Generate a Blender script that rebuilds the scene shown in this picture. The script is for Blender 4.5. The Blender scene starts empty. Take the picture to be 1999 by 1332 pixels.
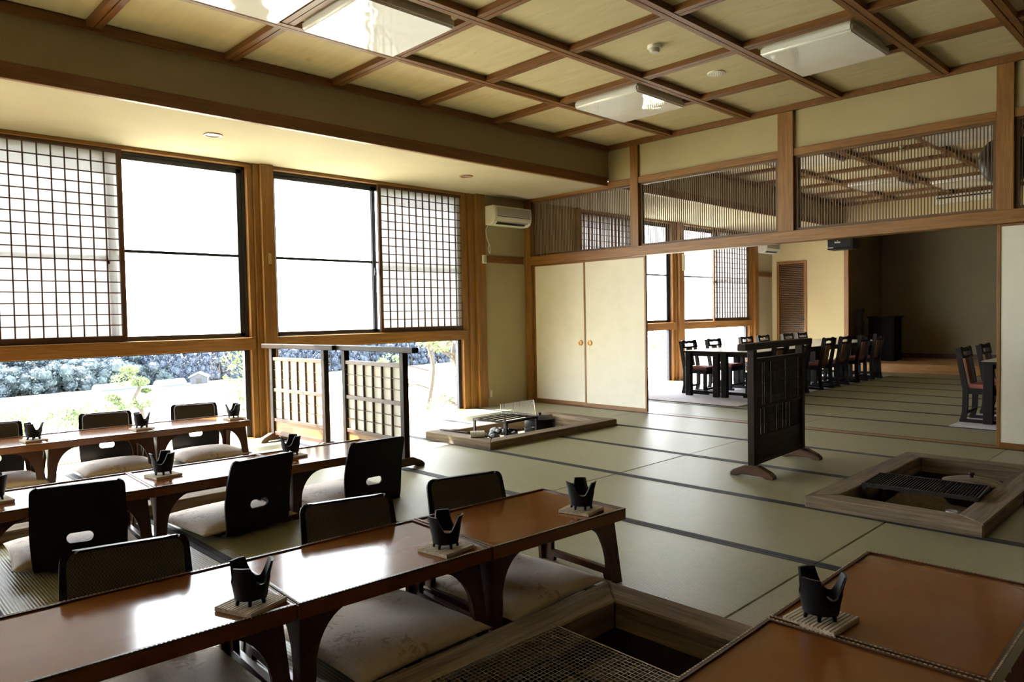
import bpy, bmesh, math, random
import numpy as np
from mathutils import Vector, Matrix
from mathutils.geometry import delaunay_2d_cdt

random.seed(7); rng = np.random.default_rng(7)
sc = bpy.context.scene
COL = sc.collection
PI = math.pi
R_ = math.radians

# ------------------------------------------------------------------ camera, sky, sun, exposure
def make_camera():
    y, p, r, f = -7.97623243e-01, -3.49340816e-02, -1.86314803e-02, 1411.12
    cy, sy = math.cos(y), math.sin(y)
    F = Vector((sy * math.cos(p), cy * math.cos(p), math.sin(p)))
    Rt = Vector((cy, -sy, 0)); U = Rt.cross(F)
    R2 = Rt * math.cos(r) + U * math.sin(r); U2 = U * math.cos(r) - Rt * math.sin(r)
    cam = bpy.data.cameras.new('camera'); o = bpy.data.objects.new('camera', cam); COL.objects.link(o)
    M = Matrix(((R2.x, U2.x, -F.x, 0), (R2.y, U2.y, -F.y, 0), (R2.z, U2.z, -F.z, 1.1), (0, 0, 0, 1)))
    o.matrix_world = M
    cam.sensor_width = 36; cam.lens = f / 1999 * 36; cam.clip_start = .05; cam.clip_end = 500
    sc.camera = o
make_camera()
world = bpy.data.worlds.new('world'); sc.world = world; world.use_nodes = True
bg = world.node_tree.nodes['Background']
bg.inputs[0].default_value = (.94, .96, 1.0, 1); bg.inputs[1].default_value = 14
sun = bpy.data.lights.new('sun', 'SUN'); sun.energy = 48; sun.angle = R_(.6); sun.color = (1, .95, .86)
so = bpy.data.objects.new('sun', sun); COL.objects.link(so)
so.rotation_euler = Vector((-.55, -.35, .75)).to_track_quat('Z', 'Y').to_euler()
sc.view_settings.view_transform = 'Standard'; sc.view_settings.look = 'None'
sc.view_settings.gamma = 1; sc.view_settings.use_curve_mapping = False
sc.view_settings.exposure = 0.68
sc.cycles.use_denoising = True
sc.cycles.max_bounces = 14; sc.cycles.diffuse_bounces = 7; sc.cycles.glossy_bounces = 4
sc.cycles.transparent_max_bounces = 16; sc.cycles.caustics_reflective = False; sc.cycles.caustics_refractive = False
sc.cycles.sample_clamp_indirect = 8

# ------------------------------------------------------------------ mesh helpers
class MB:
    def __init__(s): s.v = []; s.f = []
    def add(s, vs, fs):
        n = len(s.v); s.v += [tuple(p) for p in vs]; s.f += [tuple(i + n for i in f) for f in fs]; return s
    def box(s, x0, x1, y0, y1, z0, z1):
        return s.add([(x0,y0,z0),(x1,y0,z0),(x1,y1,z0),(x0,y1,z0),(x0,y0,z1),(x1,y0,z1),(x1,y1,z1),(x0,y1,z1)],
                     [(0,3,2,1),(4,5,6,7),(0,1,5,4),(1,2,6,5),(2,3,7,6),(3,0,4,7)])
    def bar(s, p, q, w, h, up=(0,0,1)):
        p, q = Vector(p), Vector(q); d = (q - p).normalized(); u = Vector(up)
        if abs(d.dot(u)) > .99: u = Vector((0,1,0))
        a = d.cross(u).normalized() * w / 2; b = a.cross(d).normalized() * h / 2
        vs = [p-a-b, p+a-b, p+a+b, p-a+b, q-a-b, q+a-b, q+a+b, q-a+b]
        return s.add(vs, [(0,1,2,3),(7,6,5,4),(0,4,5,1),(1,5,6,2),(2,6,7,3),(3,7,4,0)])
    def prism(s, poly, a0, a1, axis='y'):
        """poly in the two other axes; extruded along axis from a0 to a1 (poly order: y->(x,z), x->(y,z), z->(x,y))"""
        n = len(poly); vs = []
        for a in (a0, a1):
            for (u, w) in poly:
                vs.append({'y': (u, a, w), 'x': (a, u, w), 'z': (u, w, a)}[axis])
        fs = [tuple(range(n)), tuple(range(2*n-1, n-1, -1))] + [(i, i+n, (i+1) % n + n, (i+1) % n) for i in range(n)]
        return s.add(vs, fs)
    def tube(s, pts, r, n=8, r1=None):
        pts = [Vector(p) for p in pts]; m = len(pts); vs = []; a = None
        for i, p in enumerate(pts):
            d = (pts[min(i+1, m-1)] - pts[max(i-1, 0)]).normalized()
            if a is None:
                a = d.orthogonal().normalized()
            a = (a - d * a.dot(d)).normalized()
            b = d.cross(a); rr = r if r1 is None else r + (r1 - r) * i / max(1, m-1)
            for k in range(n):
                t = 2*PI*k/n; vs.append(p + a*math.cos(t)*rr + b*math.sin(t)*rr)
        fs = [(i*n+k, i*n+(k+1) % n, (i+1)*n+(k+1) % n, (i+1)*n+k) for i in range(m-1) for k in range(n)]
        fs += [tuple(range(n-1, -1, -1)), tuple((m-1)*n+k for k in range(n))]
        return s.add(vs, fs)
    def lathe(s, prof, n=24, c=(0,0,0), closed=False):
        vs = []; m = len(prof)
        for (r, z) in prof:
            for k in range(n):
                t = 2*PI*k/n; vs.append((c[0]+r*math.cos(t), c[1]+r*math.sin(t), c[2]+z))
        rng_ = range(m) if closed else range(m-1)
        fs = [(i*n+k, i*n+(k+1) % n, ((i+1) % m)*n+(k+1) % n, ((i+1) % m)*n+k) for i in rng_ for k in range(n)]
        if not closed: fs += [tuple(range(n-1, -1, -1)), tuple((m-1)*n+k for k in range(n))]
        return s.add(vs, fs)
    def mesh(s, name, mat, bevel=0, smooth=False, seg=1):
        me = bpy.data.meshes.new(name); me.from_pydata(s.v, [], s.f)
        bm = bmesh.new(); bm.from_mesh(me)
        bmesh.ops.recalc_face_normals(bm, faces=bm.faces[:])
        if bevel:
            es = [e for e in bm.edges if len(e.link_faces) == 2 and e.calc_face_angle(0) > .6]
            bmesh.ops.bevel(bm, geom=es, offset=bevel, segments=seg, affect='EDGES', clamp_overlap=True)
        bm.to_mesh(me); bm.free()
        if mat: me.materials.append(mat)
        if smooth:
            me.polygons.foreach_set('use_smooth', [True]*len(me.polygons))
            if smooth != 'all':
                try: me.set_sharp_from_angle(angle=R_(40))
                except Exception: pass
        return me
    def build(s, name, mat, parent=None, bevel=0, smooth=False, seg=1, loc=None, rz=None):
        return link(name, s.mesh(name, mat, bevel, smooth, seg), parent, loc, rz)

def link(name, me, parent=None, loc=None, rz=None):
    o = bpy.data.objects.new(name, me); COL.objects.link(o)
    if parent is not None: o.parent = parent
    if loc is not None: o.location = loc
    if rz is not None: o.rotation_euler = (0, 0, rz)
    return o
def tag(o, label=None, cat=None, group=None, kind=None):
    if label: o['label'] = label
    if cat: o['category'] = cat
    if group: o['group'] = group
    if kind: o['kind'] = kind
    return o
def empty(name, loc=(0,0,0), rz=0, label=None, cat=None, group=None, kind=None):
    o = bpy.data.objects.new(name, None); COL.objects.link(o); o.empty_display_size = .1
    o.location = loc; o.rotation_euler = (0, 0, rz)
    return tag(o, label, cat, group, kind)
def struct(name, mb, mat, bevel=0, parent=None):
    o = mb.build(name, mat, parent, bevel)
    if parent is None: o['kind'] = 'structure'
    return o
def dup(root, loc, rz, label, group=None):
    r = root.copy(); COL.objects.link(r); r.location = loc; r.rotation_euler = (0, 0, rz)
    if label: r['label'] = label
    if group: r['group'] = group
    for ch in list(root.children):
        c = ch.copy(); COL.objects.link(c); c.parent = r
        for g in list(ch.children):
            d = g.copy(); COL.objects.link(d); d.parent = c
    return r
def inpoly(x, y, poly):
    c = False; n = len(poly); j = n-1
    for i in range(n):
        xi, yi = poly[i]; xj, yj = poly[j]
        if (yi > y) != (yj > y) and x < (xj-xi)*(y-yi)/(yj-yi)+xi: c = not c
        j = i
    return c
def sheet(outline, holes, fmap, t, step=0):
    """flat outline with holes mapped through fmap(u,v)->Vector, thickness t along the surface normal"""
    pts = [Vector(p) for p in outline]; edges = [(i, (i+1) % len(outline)) for i in range(len(outline))]
    for h in holes:
        b = len(pts); pts += [Vector(p) for p in h]; edges += [(b+i, b+(i+1) % len(h)) for i in range(len(h))]
    if step:
        xs = [p[0] for p in outline]; ys = [p[1] for p in outline]
        for x in np.arange(min(xs)+step/2, max(xs), step):
            for y in np.arange(min(ys)+step/2, max(ys), step):
                if inpoly(x, y, outline) and not any(inpoly(x, y, h) for h in holes):
                    if all((x-q[0])**2+(y-q[1])**2 > (step*.3)**2 for q in pts[:len(outline)+sum(map(len, holes))]): pts.append(Vector((x, y)))
    V, _, Fc = delaunay_2d_cdt([Vector((p[0], p[1])) for p in pts], edges, [], 0, 1e-6)[:3]
    keep = []
    for f in Fc:
        cx = sum(V[i][0] for i in f)/3; cy = sum(V[i][1] for i in f)/3
        if inpoly(cx, cy, outline) and not any(inpoly(cx, cy, h) for h in holes): keep.append(tuple(f))
    e = 1e-3; A = []; B = []
    for v in V:
        p = Vector(fmap(v[0], v[1])); du = Vector(fmap(v[0]+e, v[1]))-p; dv = Vector(fmap(v[0], v[1]+e))-p
        n = du.cross(dv).normalized(); A.append(p); B.append(p-n*t)
    m = MB(); N = len(V); cnt = {}
    for f in keep:
        for i in range(3):
            a, b = f[i], f[(i+1) % 3]; cnt[(a, b)] = 1
    fs = [tuple(f) for f in keep] + [tuple(i+N for i in reversed(f)) for f in keep]
    for (a, b) in cnt:
        if (b, a) not in cnt: fs.append((a, a+N, b+N, b))
    return m.add(A+B, fs)
def rrect(x0, x1, y0, y1, r, n=5):
    out = []
    for cx, cy, a in ((x1-r, y0+r, -90), (x1-r, y1-r, 0), (x0+r, y1-r, 90), (x0+r, y0+r, 180)):
        for k in range(n+1):
            t = R_(a+90*k/n); out.append((cx+r*math.cos(t), cy+r*math.sin(t)))
    return out
def subtract(rect, hole):
    x0, x1, y0, y1 = rect; a0, a1, b0, b1 = hole
    if a0 >= x1 or a1 <= x0 or b0 >= y1 or b1 <= y0: return [rect]
    out = []
    if a0 > x0: out.append((x0, a0, y0, y1))
    if a1 < x1: out.append((a1, x1, y0, y1))
    xa, xb = max(a0, x0), min(a1, x1)
    if b0 > y0: out.append((xa, xb, y0, b0))
    if b1 < y1: out.append((xa, xb, b1, y1))
    return out

# ------------------------------------------------------------------ materials
def new_mat(name):
    m = bpy.data.materials.new(name); m.use_nodes = True; nt = m.node_tree
    return m, nt, nt.nodes['Principled BSDF']
def N(nt, t, **k):
    n = nt.nodes.new(t)
    for a, b in k.items(): setattr(n, a, b)
    return n
def ramp(nt, fac, stops):
    r = N(nt, 'ShaderNodeValToRGB'); nt.links.new(fac, r.inputs[0]); cr = r.color_ramp
    while len(cr.elements) < len(stops): cr.elements.new(.5)
    for e, (p, c) in zip(cr.elements, stops): e.position = p; e.color = (*c, 1)
    return r.outputs[0]
def coords(nt, scale=(1,1,1), rot=(0,0,0)):
    tc = N(nt, 'ShaderNodeTexCoord'); mp = N(nt, 'ShaderNodeMapping')
    mp.inputs['Scale'].default_value = scale; mp.inputs['Rotation'].default_value = rot
    nt.links.new(tc.outputs['Object'], mp.inputs[0]); return mp.outputs[0]
def noise(nt, vec, scale, detail=4, rough=.55, dist=0):
    n = N(nt, 'ShaderNodeTexNoise'); n.inputs['Scale'].default_value = scale; n.inputs['Detail'].default_value = detail
    n.inputs['Roughness'].default_value = rough; n.inputs['Distortion'].default_value = dist
    nt.links.new(vec, n.inputs['Vector']); return n.outputs['Fac']
def bump(nt, b, h, s, d=.002):
    n = N(nt, 'ShaderNodeBump'); n.inputs['Strength'].default_value = s; n.inputs['Distance'].default_value = d
    nt.links.new(h, n.inputs['Height']); nt.links.new(n.outputs[0], b.inputs['Normal'])
def mix(nt, f, a, b, typ='MIX'):
    n = N(nt, 'ShaderNodeMix', data_type='RGBA', blend_type=typ)
    for sock, v in ((n.inputs[0], f), (n.inputs[6], a), (n.inputs[7], b)):
        if hasattr(v, 'is_linked'): nt.links.new(v, sock)
        elif isinstance(v, (int, float)): sock.default_value = v
        else: sock.default_value = (*v, 1)
    return n.outputs[2]
def plain(name, c, rough=.6, metal=0, spec=.5, nz=0, nscale=20, bmp=0, bscale=60, coat=0):
    m, nt, b = new_mat(name); b.inputs['Roughness'].default_value = rough; b.inputs['Metallic'].default_value = metal
    b.inputs['Specular IOR Level'].default_value = spec; b.inputs['Coat Weight'].default_value = coat
    if nz:
        v = coords(nt); f = noise(nt, v, nscale)
        lo = tuple(x*(1-nz) for x in c); hi = tuple(min(1, x*(1+nz)) for x in c)
        nt.links.new(ramp(nt, f, [(.3, lo), (.7, hi)]), b.inputs['Base Color'])
    else: b.inputs['Base Color'].default_value = (*c, 1)
    if bmp: bump(nt, b, noise(nt, coords(nt), bscale), bmp)
    return m
def wood(name, c0, c1, axis, rough=.45, sc_=1, spec=.4, bmp=.15, coat=0):
    m, nt, b = new_mat(name); s = [14*sc_]*3; s['xyz'.index(axis)] = .9*sc_
    v = coords(nt, s); f = noise(nt, v, 2.2, 5, .6, .6); s2 = [90*sc_]*3; s2['xyz'.index(axis)] = 2.5*sc_
    f2 = noise(nt, coords(nt, s2), 2.0, 3)
    col = ramp(nt, f, [(.3, c0), (.7, c1)])
    dk = ramp(nt, f2, [(.32, (.55, .55, .55)), (.6, (1, 1, 1))])
    nt.links.new(mix(nt, .7, col, dk, 'MULTIPLY'), b.inputs['Base Color'])
    b.inputs['Roughness'].default_value = rough; b.inputs['Specular IOR Level'].default_value = spec; b.inputs['Coat Weight'].default_value = coat
    bump(nt, b, f2, bmp, .001); return m
def woods(name, c0, c1, **k): return {a: wood(name+'_'+a, c0, c1, a, **k) for a in 'xyz'}
HON = woods('honey_wood', (.195, .084, .017), (.33, .155, .036))         # posts, beams
CEW = woods('ceiling_wood', (.135, .052, .012), (.23, .098, .024))      # coffer beams
LAT = woods('lattice_wood', (.10, .05, .018), (.17, .09, .034))        # lattice slats
SHO = woods('shoji_wood', (.055, .024, .010), (.105, .044, .018))       # shoji frames
DRK = woods('dark_wood', (.012, .006, .0035), (.030, .015, .008), rough=.5, spec=.15)  # free-standing screens
OLD = woods('old_wood', (.105, .077, .05), (.30, .23, .155), rough=.8, spec=.2, bmp=.6)  # hearth frames
LEG = woods('lacquer_leg', (.05, .017, .008), (.085, .03, .013), rough=.3, spec=.35, bmp=.04)
BLK = plain('black_lacquer', (.003, .003, .0035), .45, spec=.2)
BLKW = woods('black_stained_wood', (.004, .003, .0028), (.009, .007, .006), rough=.45, spec=.2)
PLY = plain('dark_plywood', (.0035, .003, .0032), .4, spec=.22)
PAPER_W = plain('fusuma_paper', (.76, .72, .60), .8, spec=.15, nz=.04, nscale=5)
def plaster(name, c, s=.5):
    m, nt, b = new_mat(name); v = coords(nt)
    f = noise(nt, v, 1.3, 5); g = noise(nt, v, 260, 2)
    nt.links.new(ramp(nt, f, [(.25, tuple(x*.9 for x in c)), (.75, tuple(x*1.07 for x in c))]), b.inputs['Base Color'])
    b.inputs['Roughness'].default_value = .9; b.inputs['Specular IOR Level'].default_value = .1
    bump(nt, b, g, s, .002); return m
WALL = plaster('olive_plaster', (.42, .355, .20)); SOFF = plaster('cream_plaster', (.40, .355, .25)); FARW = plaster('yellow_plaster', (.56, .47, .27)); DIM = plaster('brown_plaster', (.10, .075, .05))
def ceiling_panel_mat():
    m, nt, b = new_mat('ceiling_board'); v = coords(nt, (3, 14, 3)); v2 = coords(nt, (1, 3.5, 1))
    f = noise(nt, v, 1.2, 4); g = noise(nt, v2, 3.1, 8, .62, 1.2)
    c = ramp(nt, f, [(.2, (.47, .405, .25)), (.8, (.59, .515, .325))])
    st = ramp(nt, g, [(.27, (.66, .60, .48)), (.37, (1, 1, 1))])
    nt.links.new(mix(nt, .8, c, st, 'MULTIPLY'), b.inputs['Base Color'])
    b.inputs['Roughness'].default_value = .75; b.inputs['Specular IOR Level'].default_value = .2; return m
CPAN = ceiling_panel_mat()
def tatami_mat():
    m, nt, b = new_mat('tatami_rush'); tc = N(nt, 'ShaderNodeTexCoord'); sp = N(nt, 'ShaderNodeSeparateXYZ')
    nt.links.new(tc.outputs['Object'], sp.inputs[0])
    def wave(sock, period, amp=1):
        a = N(nt, 'ShaderNodeMath', operation='MULTIPLY'); a.inputs[1].default_value = 2*PI/period; nt.links.new(sock, a.inputs[0])
        s = N(nt, 'ShaderNodeMath', operation='SINE'); nt.links.new(a.outputs[0], s.inputs[0])
        q = N(nt, 'ShaderNodeMath', operation='MULTIPLY_ADD'); q.inputs[1].default_value = .5*amp; q.inputs[2].default_value = .5; nt.links.new(s.outputs[0], q.inputs[0]); return q.outputs[0]
    wy = wave(sp.outputs[1], .0115); wx = wave(sp.outputs[0], .009, .5)
    h = N(nt, 'ShaderNodeMath', operation='MULTIPLY'); nt.links.new(wy, h.inputs[0]); nt.links.new(wx, h.inputs[1])
    f = noise(nt, coords(nt, (9, 90, 1)), 1.5, 5, .7); g = noise(nt, coords(nt), 1.1, 3); g2 = noise(nt, coords(nt, (60, 200, 1)), 1.5, 2)
    c = ramp(nt, f, [(.25, (.235, .225, .135)), (.75, (.35, .33, .205))])
    c = mix(nt, .55, c, ramp(nt, g, [(.3, (.82, .85, .78)), (.7, (1.08, 1.03, .96))]), 'MULTIPLY')
    c = mix(nt, .4, c, ramp(nt, g2, [(.3, (.7, .7, .65)), (.7, (1.1, 1.1, 1.05))]), 'MULTIPLY')
    c = mix(nt, .65, c, ramp(nt, wy, [(.0, (.26, .26, .23)), (.5, (1.05, 1.05, 1.05))]), 'MULTIPLY')
    nt.links.new(c, b.inputs['Base Color']); b.inputs['Roughness'].default_value = .42; b.inputs['Specular IOR Level'].default_value = .5
    bump(nt, b, wy, .5, .002); return m
TAT = tatami_mat()
HERI = plain('border_cloth', (.012, .012, .016), .7, spec=.3)
def table_mat():
    m, nt, b = new_mat('red_brown_lacquer'); v = coords(nt)
    f = noise(nt, v, 6, 3); c = ramp(nt, f, [(.3, (.165, .058, .014)), (.7, (.195, .071, .018))])
    nt.links.new(c, b.inputs['Base Color'])
    r = noise(nt, v, 35, 3); rr = N(nt, 'ShaderNodeMapRange'); rr.inputs[3].default_value = .10; rr.inputs[4].default_value = .17; nt.links.new(r, rr.inputs[0]); nt.links.new(rr.outputs[0], b.inputs['Roughness'])
    b.inputs['Specular IOR Level'].default_value = .5; bump(nt, b, noise(nt, v, 220, 2), .02, .001); return m
TOP = table_mat()
BEAD = plain('worn_bead', (.42, .33, .2), .6, nz=.5, nscale=90)
def fabric(name, c, c2, motif):
    m, nt, b = new_mat(name); tc = N(nt, 'ShaderNodeTexCoord'); sp = N(nt, 'ShaderNodeSeparateXYZ'); nt.links.new(tc.outputs['Object'], sp.inputs[0])
    f = noise(nt, coords(nt, (14, 160, 14)), 2, 4, .7)
    col = ramp(nt, f, [(.3, c), (.7, c2)])
    vv = N(nt, 'ShaderNodeTexVoronoi', feature='F1'); vv.inputs['Scale'].default_value = 5.5; nt.links.new(tc.outputs['Object'], vv.inputs['Vector'])
    nz = noise(nt, tc.outputs['Object'], 24, 4, .6, 1.5)
    ad = N(nt, 'ShaderNodeMath', operation='MULTIPLY_ADD'); ad.inputs[1].default_value = 2.6; ad.inputs[2].default_value = -1.0; nt.links.new(nz, ad.inputs[0])
    lt = N(nt, 'ShaderNodeMath', operation='ADD'); nt.links.new(vv.outputs['Distance'], lt.inputs[0]); nt.links.new(ad.outputs[0], lt.inputs[1])
    k = ramp(nt, lt.outputs[0], [(.36, (.85, .85, .85)), (.44, (0, 0, 0))])
    nt.links.new(mix(nt, k, col, motif), b.inputs['Base Color'])
    b.inputs['Roughness'].default_value = .75; b.inputs['Sheen Weight'].default_value = .25; b.inputs['Specular IOR Level'].default_value = .25
    bump(nt, b, f, .35, .002); return m
ZAB = fabric('cushion_fabric', (.46, .375, .285), (.62, .52, .41), (.36, .22, .18))
def cane_mat():
    m, nt, b = new_mat('woven_back'); v = coords(nt)
    c = N(nt, 'ShaderNodeTexChecker'); c.inputs['Scale'].default_value = 210; nt.links.new(v, c.inputs['Vector'])
    c.inputs['Color1'].default_value = (.10, .08, .055, 1); c.inputs['Color2'].default_value = (.012, .010, .008, 1)
    nt.links.new(c.outputs[0], b.inputs['Base Color']); b.inputs['Roughness'].default_value = .5; bump(nt, b, c.outputs['Fac'], .6, .002); return m
CANE = cane_mat()
KON = plain('black_stoneware', (.0035, .0035, .0042), .55, spec=.2, bmp=.3, bscale=260)
PIT = wood('dark_pit_wood', (.020, .014, .010), (.055, .038, .025), 'z', rough=.85, spec=.1)  # pit lining, a darker variant of the hearth frame wood
TRIV = wood('trivet_wood', (.36, .28, .19), (.58, .48, .34), 'y', rough=.75)
IRON = plain('black_iron', (.007, .0065, .0065), .6, spec=.25, nz=.3, bmp=.5, bscale=150)
RUST = plain('scorched_steel', (.018, .014, .012), .6, spec=.3, nz=.5, nscale=40, bmp=.3)
WIRE = plain('steel_wire', (.42, .40, .36), .35, metal=1)
ASH = plain('grey_ash', (.19, .155, .105), .95, spec=.1, nz=.35, nscale=24, bmp=1, bscale=70)
COAL = plain('charcoal', (.007, .007, .008), .55, spec=.3, nz=.4, bmp=.8)
WHT = plain('white_plastic', (.72, .70, .60), .4, nz=.02); GRY = plain('grey_plastic', (.40, .39, .33), .4)
TOWEL = plain('white_cloth', (.78, .76, .72), .9, spec=.1, bmp=.6, bscale=300)
def acrylic():
    m, nt, b = new_mat('white_acrylic'); b.inputs['Base Color'].default_value = (.85, .86, .85, 1); b.inputs['Roughness'].default_value = .06
    b.inputs['Specular IOR Level'].default_value = .6; b.inputs['Coat Weight'].default_value = .6; b.inputs['Coat Roughness'].default_value = .03
    bump(nt, b, noise(nt, coords(nt), 4.5, 1), .35, .02); return m
ACR = acrylic()
ALU = plain('bronze_aluminium', (.035, .036, .045), .4, metal=.5)
DRKG = plain('dark_metal', (.02, .02, .02), .4, metal=.6)
def glass():
    m = bpy.data.materials.new('window_glass'); m.use_nodes = True; nt = m.node_tree; nt.nodes.clear()
    o = N(nt, 'ShaderNodeOutputMaterial'); t = N(nt, 'ShaderNodeBsdfTransparent'); g = N(nt, 'ShaderNodeBsdfGlossy'); x = N(nt, 'ShaderNodeMixShader'); fr = N(nt, 'ShaderNodeFresnel')
    t.inputs[0].default_value = (.95, .97, .97, 1); g.inputs['Roughness'].default_value = .01; ge = N(nt, 'ShaderNodeNewGeometry'); mr = N(nt, 'ShaderNodeMapRange'); mr.inputs[3].default_value = 1.45; mr.inputs[4].default_value = 1/1.45
    nt.links.new(ge.outputs['Backfacing'], mr.inputs[0]); nt.links.new(mr.outputs[0], fr.inputs[0])
    nt.links.new(fr.outputs[0], x.inputs[0]); nt.links.new(t.outputs[0], x.inputs[1]); nt.links.new(g.outputs[0], x.inputs[2]); nt.links.new(x.outputs[0], o.inputs[0]); return m
GLA = glass()
def paper(name, c, tr, tc_):
    m = bpy.data.materials.new(name); m.use_nodes = True; nt = m.node_tree; nt.nodes.clear()
    o = N(nt, 'ShaderNodeOutputMaterial'); d = N(nt, 'ShaderNodeBsdfDiffuse'); t = N(nt, 'ShaderNodeBsdfTranslucent'); x = N(nt, 'ShaderNodeMixShader')
    f = noise(nt, coords(nt, (1, 40, 4)), 3, 4); cc = ramp(nt, f, [(.3, tuple(v*.93 for v in c)), (.7, c)])
    nt.links.new(cc, d.inputs[0]); nt.links.new(mix(nt, 1.0, cc, tc_, 'MULTIPLY'), t.inputs[0]); x.inputs[0].default_value = tr
    nt.links.new(d.outputs[0], x.inputs[1]); nt.links.new(t.outputs[0], x.inputs[2]); nt.links.new(x.outputs[0], o.inputs[0]); return m
SHOP = paper('shoji_paper', (.88, .88, .86), .5, (.50, .50, .52)); SCRP = paper('screen_paper', (.92, .90, .84), .5, (1, 1, .97))
RED = plain('red_cushion', (.30, .085, .06), .8, nz=.1); SPLAT = plain('brown_leather', (.17, .065, .025), .5)
FTOP = plain('pale_table_laminate', (.45, .43, .36), .28)
RUG = plain('lilac_rug', (.52, .49, .53), .95, spec=.1, nz=.25, nscale=90, bmp=.6, bscale=300)
DAIS = wood('dais_wood', (.27, .13, .04), (.42, .22, .075), 'x', rough=.4)

# ------------------------------------------------------------------ layout numbers (metres)
XW = -6.5           # inner face of the window wall
YP = 6.60           # room side of the partition
XB = -5.16          # bulkhead face
ZC, ZS = 2.96, 2.562 # underside of the coffer beams, soffit over the windows
XR, YN, YF = 3.9, -3.6, 13.4
HEARTH = {'A': (-1.74, -.87, .455, 2.195), 'B': (-1.74, -.88, 3.965, 5.66), 'C': (-5.22, -4.35, .455, 2.195), 'D': (-5.24, -4.36, 3.99, 5.68)}

# ------------------------------------------------------------------ floor of tatami mats
def make_floor():
    fl = empty('floor', kind='structure')
    rects = [(XW-.3, XR, YN, YF)]
    for h in HEARTH.values(): rects = [q for r in rects for q in subtract(r, h)]
    m = MB()
    for r in rects: m.box(*r, -.3, -.045)
    m.build('subfloor', HON['x'], fl)
    xs = [-6.515, -4.78, -3.045, -1.31, .425, 2.16, 3.895]
    ysn = [6.59-.875*k for k in range(11, -1, -1)]
    ysf = [6.69+.8325*k for k in range(9)]
    rects = []
    for ys in (ysn, ysf):
        for i in range(len(ys)-1):
            for j in range(len(xs)-1): rects.append((xs[j], xs[j+1], ys[i], ys[i+1]))
    for h in HEARTH.values(): rects = [q for r in rects for q in subtract(r, h)]
    allys = ysn + ysf
    for (x0, x1, y0, y1) in rects:
        x0 = max(x0, XW)
        if x1-x0 < .05 or y1-y0 < .05: continue
        g = .0012
        mat = MB().box(x0+g, x1-g, y0+.002, y1-.002, -.045, random.uniform(-.001, .001)).build('tatami_mat', TAT, fl, bevel=.004)
        b = MB()
        if any(abs(y0-q) < .01 for q in allys): b.box(x0+g, x1-g, y0+.0015, y0+.031, -.02, .0022)
        if any(abs(y1-q) < .01 for q in allys): b.box(x0+g, x1-g, y1-.031, y1-.0015, -.02, .0022)
        if b.v: b.build('cloth_border', HERI, mat)
    struct('trim_1', MB().box(XW, XR, 6.592, 6.688, -.045, .004), HON['x'])
make_floor()

# ------------------------------------------------------------------ coffered ceilings
def coffer(x_lines, y_lines, ceil):
    ZP = 3.005
    for i in range(len(x_lines)-1):
        for j in range(len(y_lines)-1):
            MB().box(x_lines[i], x_lines[i+1], y_lines[j], y_lines[j+1], ZP, ZP+.012).build('ceiling_panel', CPAN, ceil)
    def beam(axis, c, a0, a1):
        m = MB(); w, gp = .040, .007
        for s in (-1, 1):
            lo, hi = (c+gp/2, c+gp/2+w) if s > 0 else (c-gp/2-w, c-gp/2)
            if axis == 'y': m.box(lo, hi, a0, a1, ZC, ZP)
            else: m.box(a0, a1, lo, hi, ZC+.004, ZP)
        if axis == 'y': m.box(c-.01, c+.01, a0, a1, ZC+.03, ZP)
        else: m.box(a0, a1, c-.01, c+.01, ZC+.03, ZP)
        m.build('ceiling_beam', CEW[axis], ceil)
    for x in x_lines[1:-1]: beam('y', x, y_lines[0], y_lines[-1])
    for y in y_lines[1:-1]: beam('x', y, x_lines[0], x_lines[-1])
ceil = empty('ceiling', kind='structure')
XL = [XB, -4.315, -3.44, -2.58, -1.745, -1.13, -.27, .6, 1.47, 2.34, 3.2, XR]
YLN = [YN, -2.98, -2.11, -1.24, -.37, .50, 1.37, 2.245, 3.10, 3.97, 4.85, 5.72, YP]
YLF = [6.70, 7.57, 8.44, 9.31, 10.18, 11.05, 11.92, 12.79, YF]
coffer(XL, YLN, ceil); coffer(XL, YLF, ceil)
MB().box(XB-.1, XR, YN, YF, 3.017, 3.1).build('ceiling_slab', WALL, ceil)
t = MB()
for (y0, y1) in ((YN, YP), (6.70, YF)):
    t.box(XB, XB+.035, y0, y1, ZC-.02, 3.0); t.box(XB, XR, y1-.03, y1, ZC-.015, 3.0); t.box(XB, XR, y0, y0+.03, ZC-.015, 3.0)
struct('trim_2', t, CEW['y'])
# bulkhead above the windows and its soffit
struct('wall_bulkhead', MB().box(XB-.1, XB, YN, YF, 2.64, ZC+.05), plaster('shaded_bulkhead_plaster', (.30, .25, .145)))  # plaster colour darkened to carry the shade of a face turned from the windows
struct('trim_3', MB().box(XB-.03, XB+.012, YN, 6.6, 2.556, 2.655).box(XB-.03, XB+.012, 6.7, YF, 2.556, 2.655), CEW['y'], bevel=.003)
struct('ceiling_soffit', MB().box(XW-.2, XB-.02, YN, YP+.02, ZS, ZS+.06).box(XW-.2, XB-.02, 6.68, YF, ZS, ZS+.06), SOFF)

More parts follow.
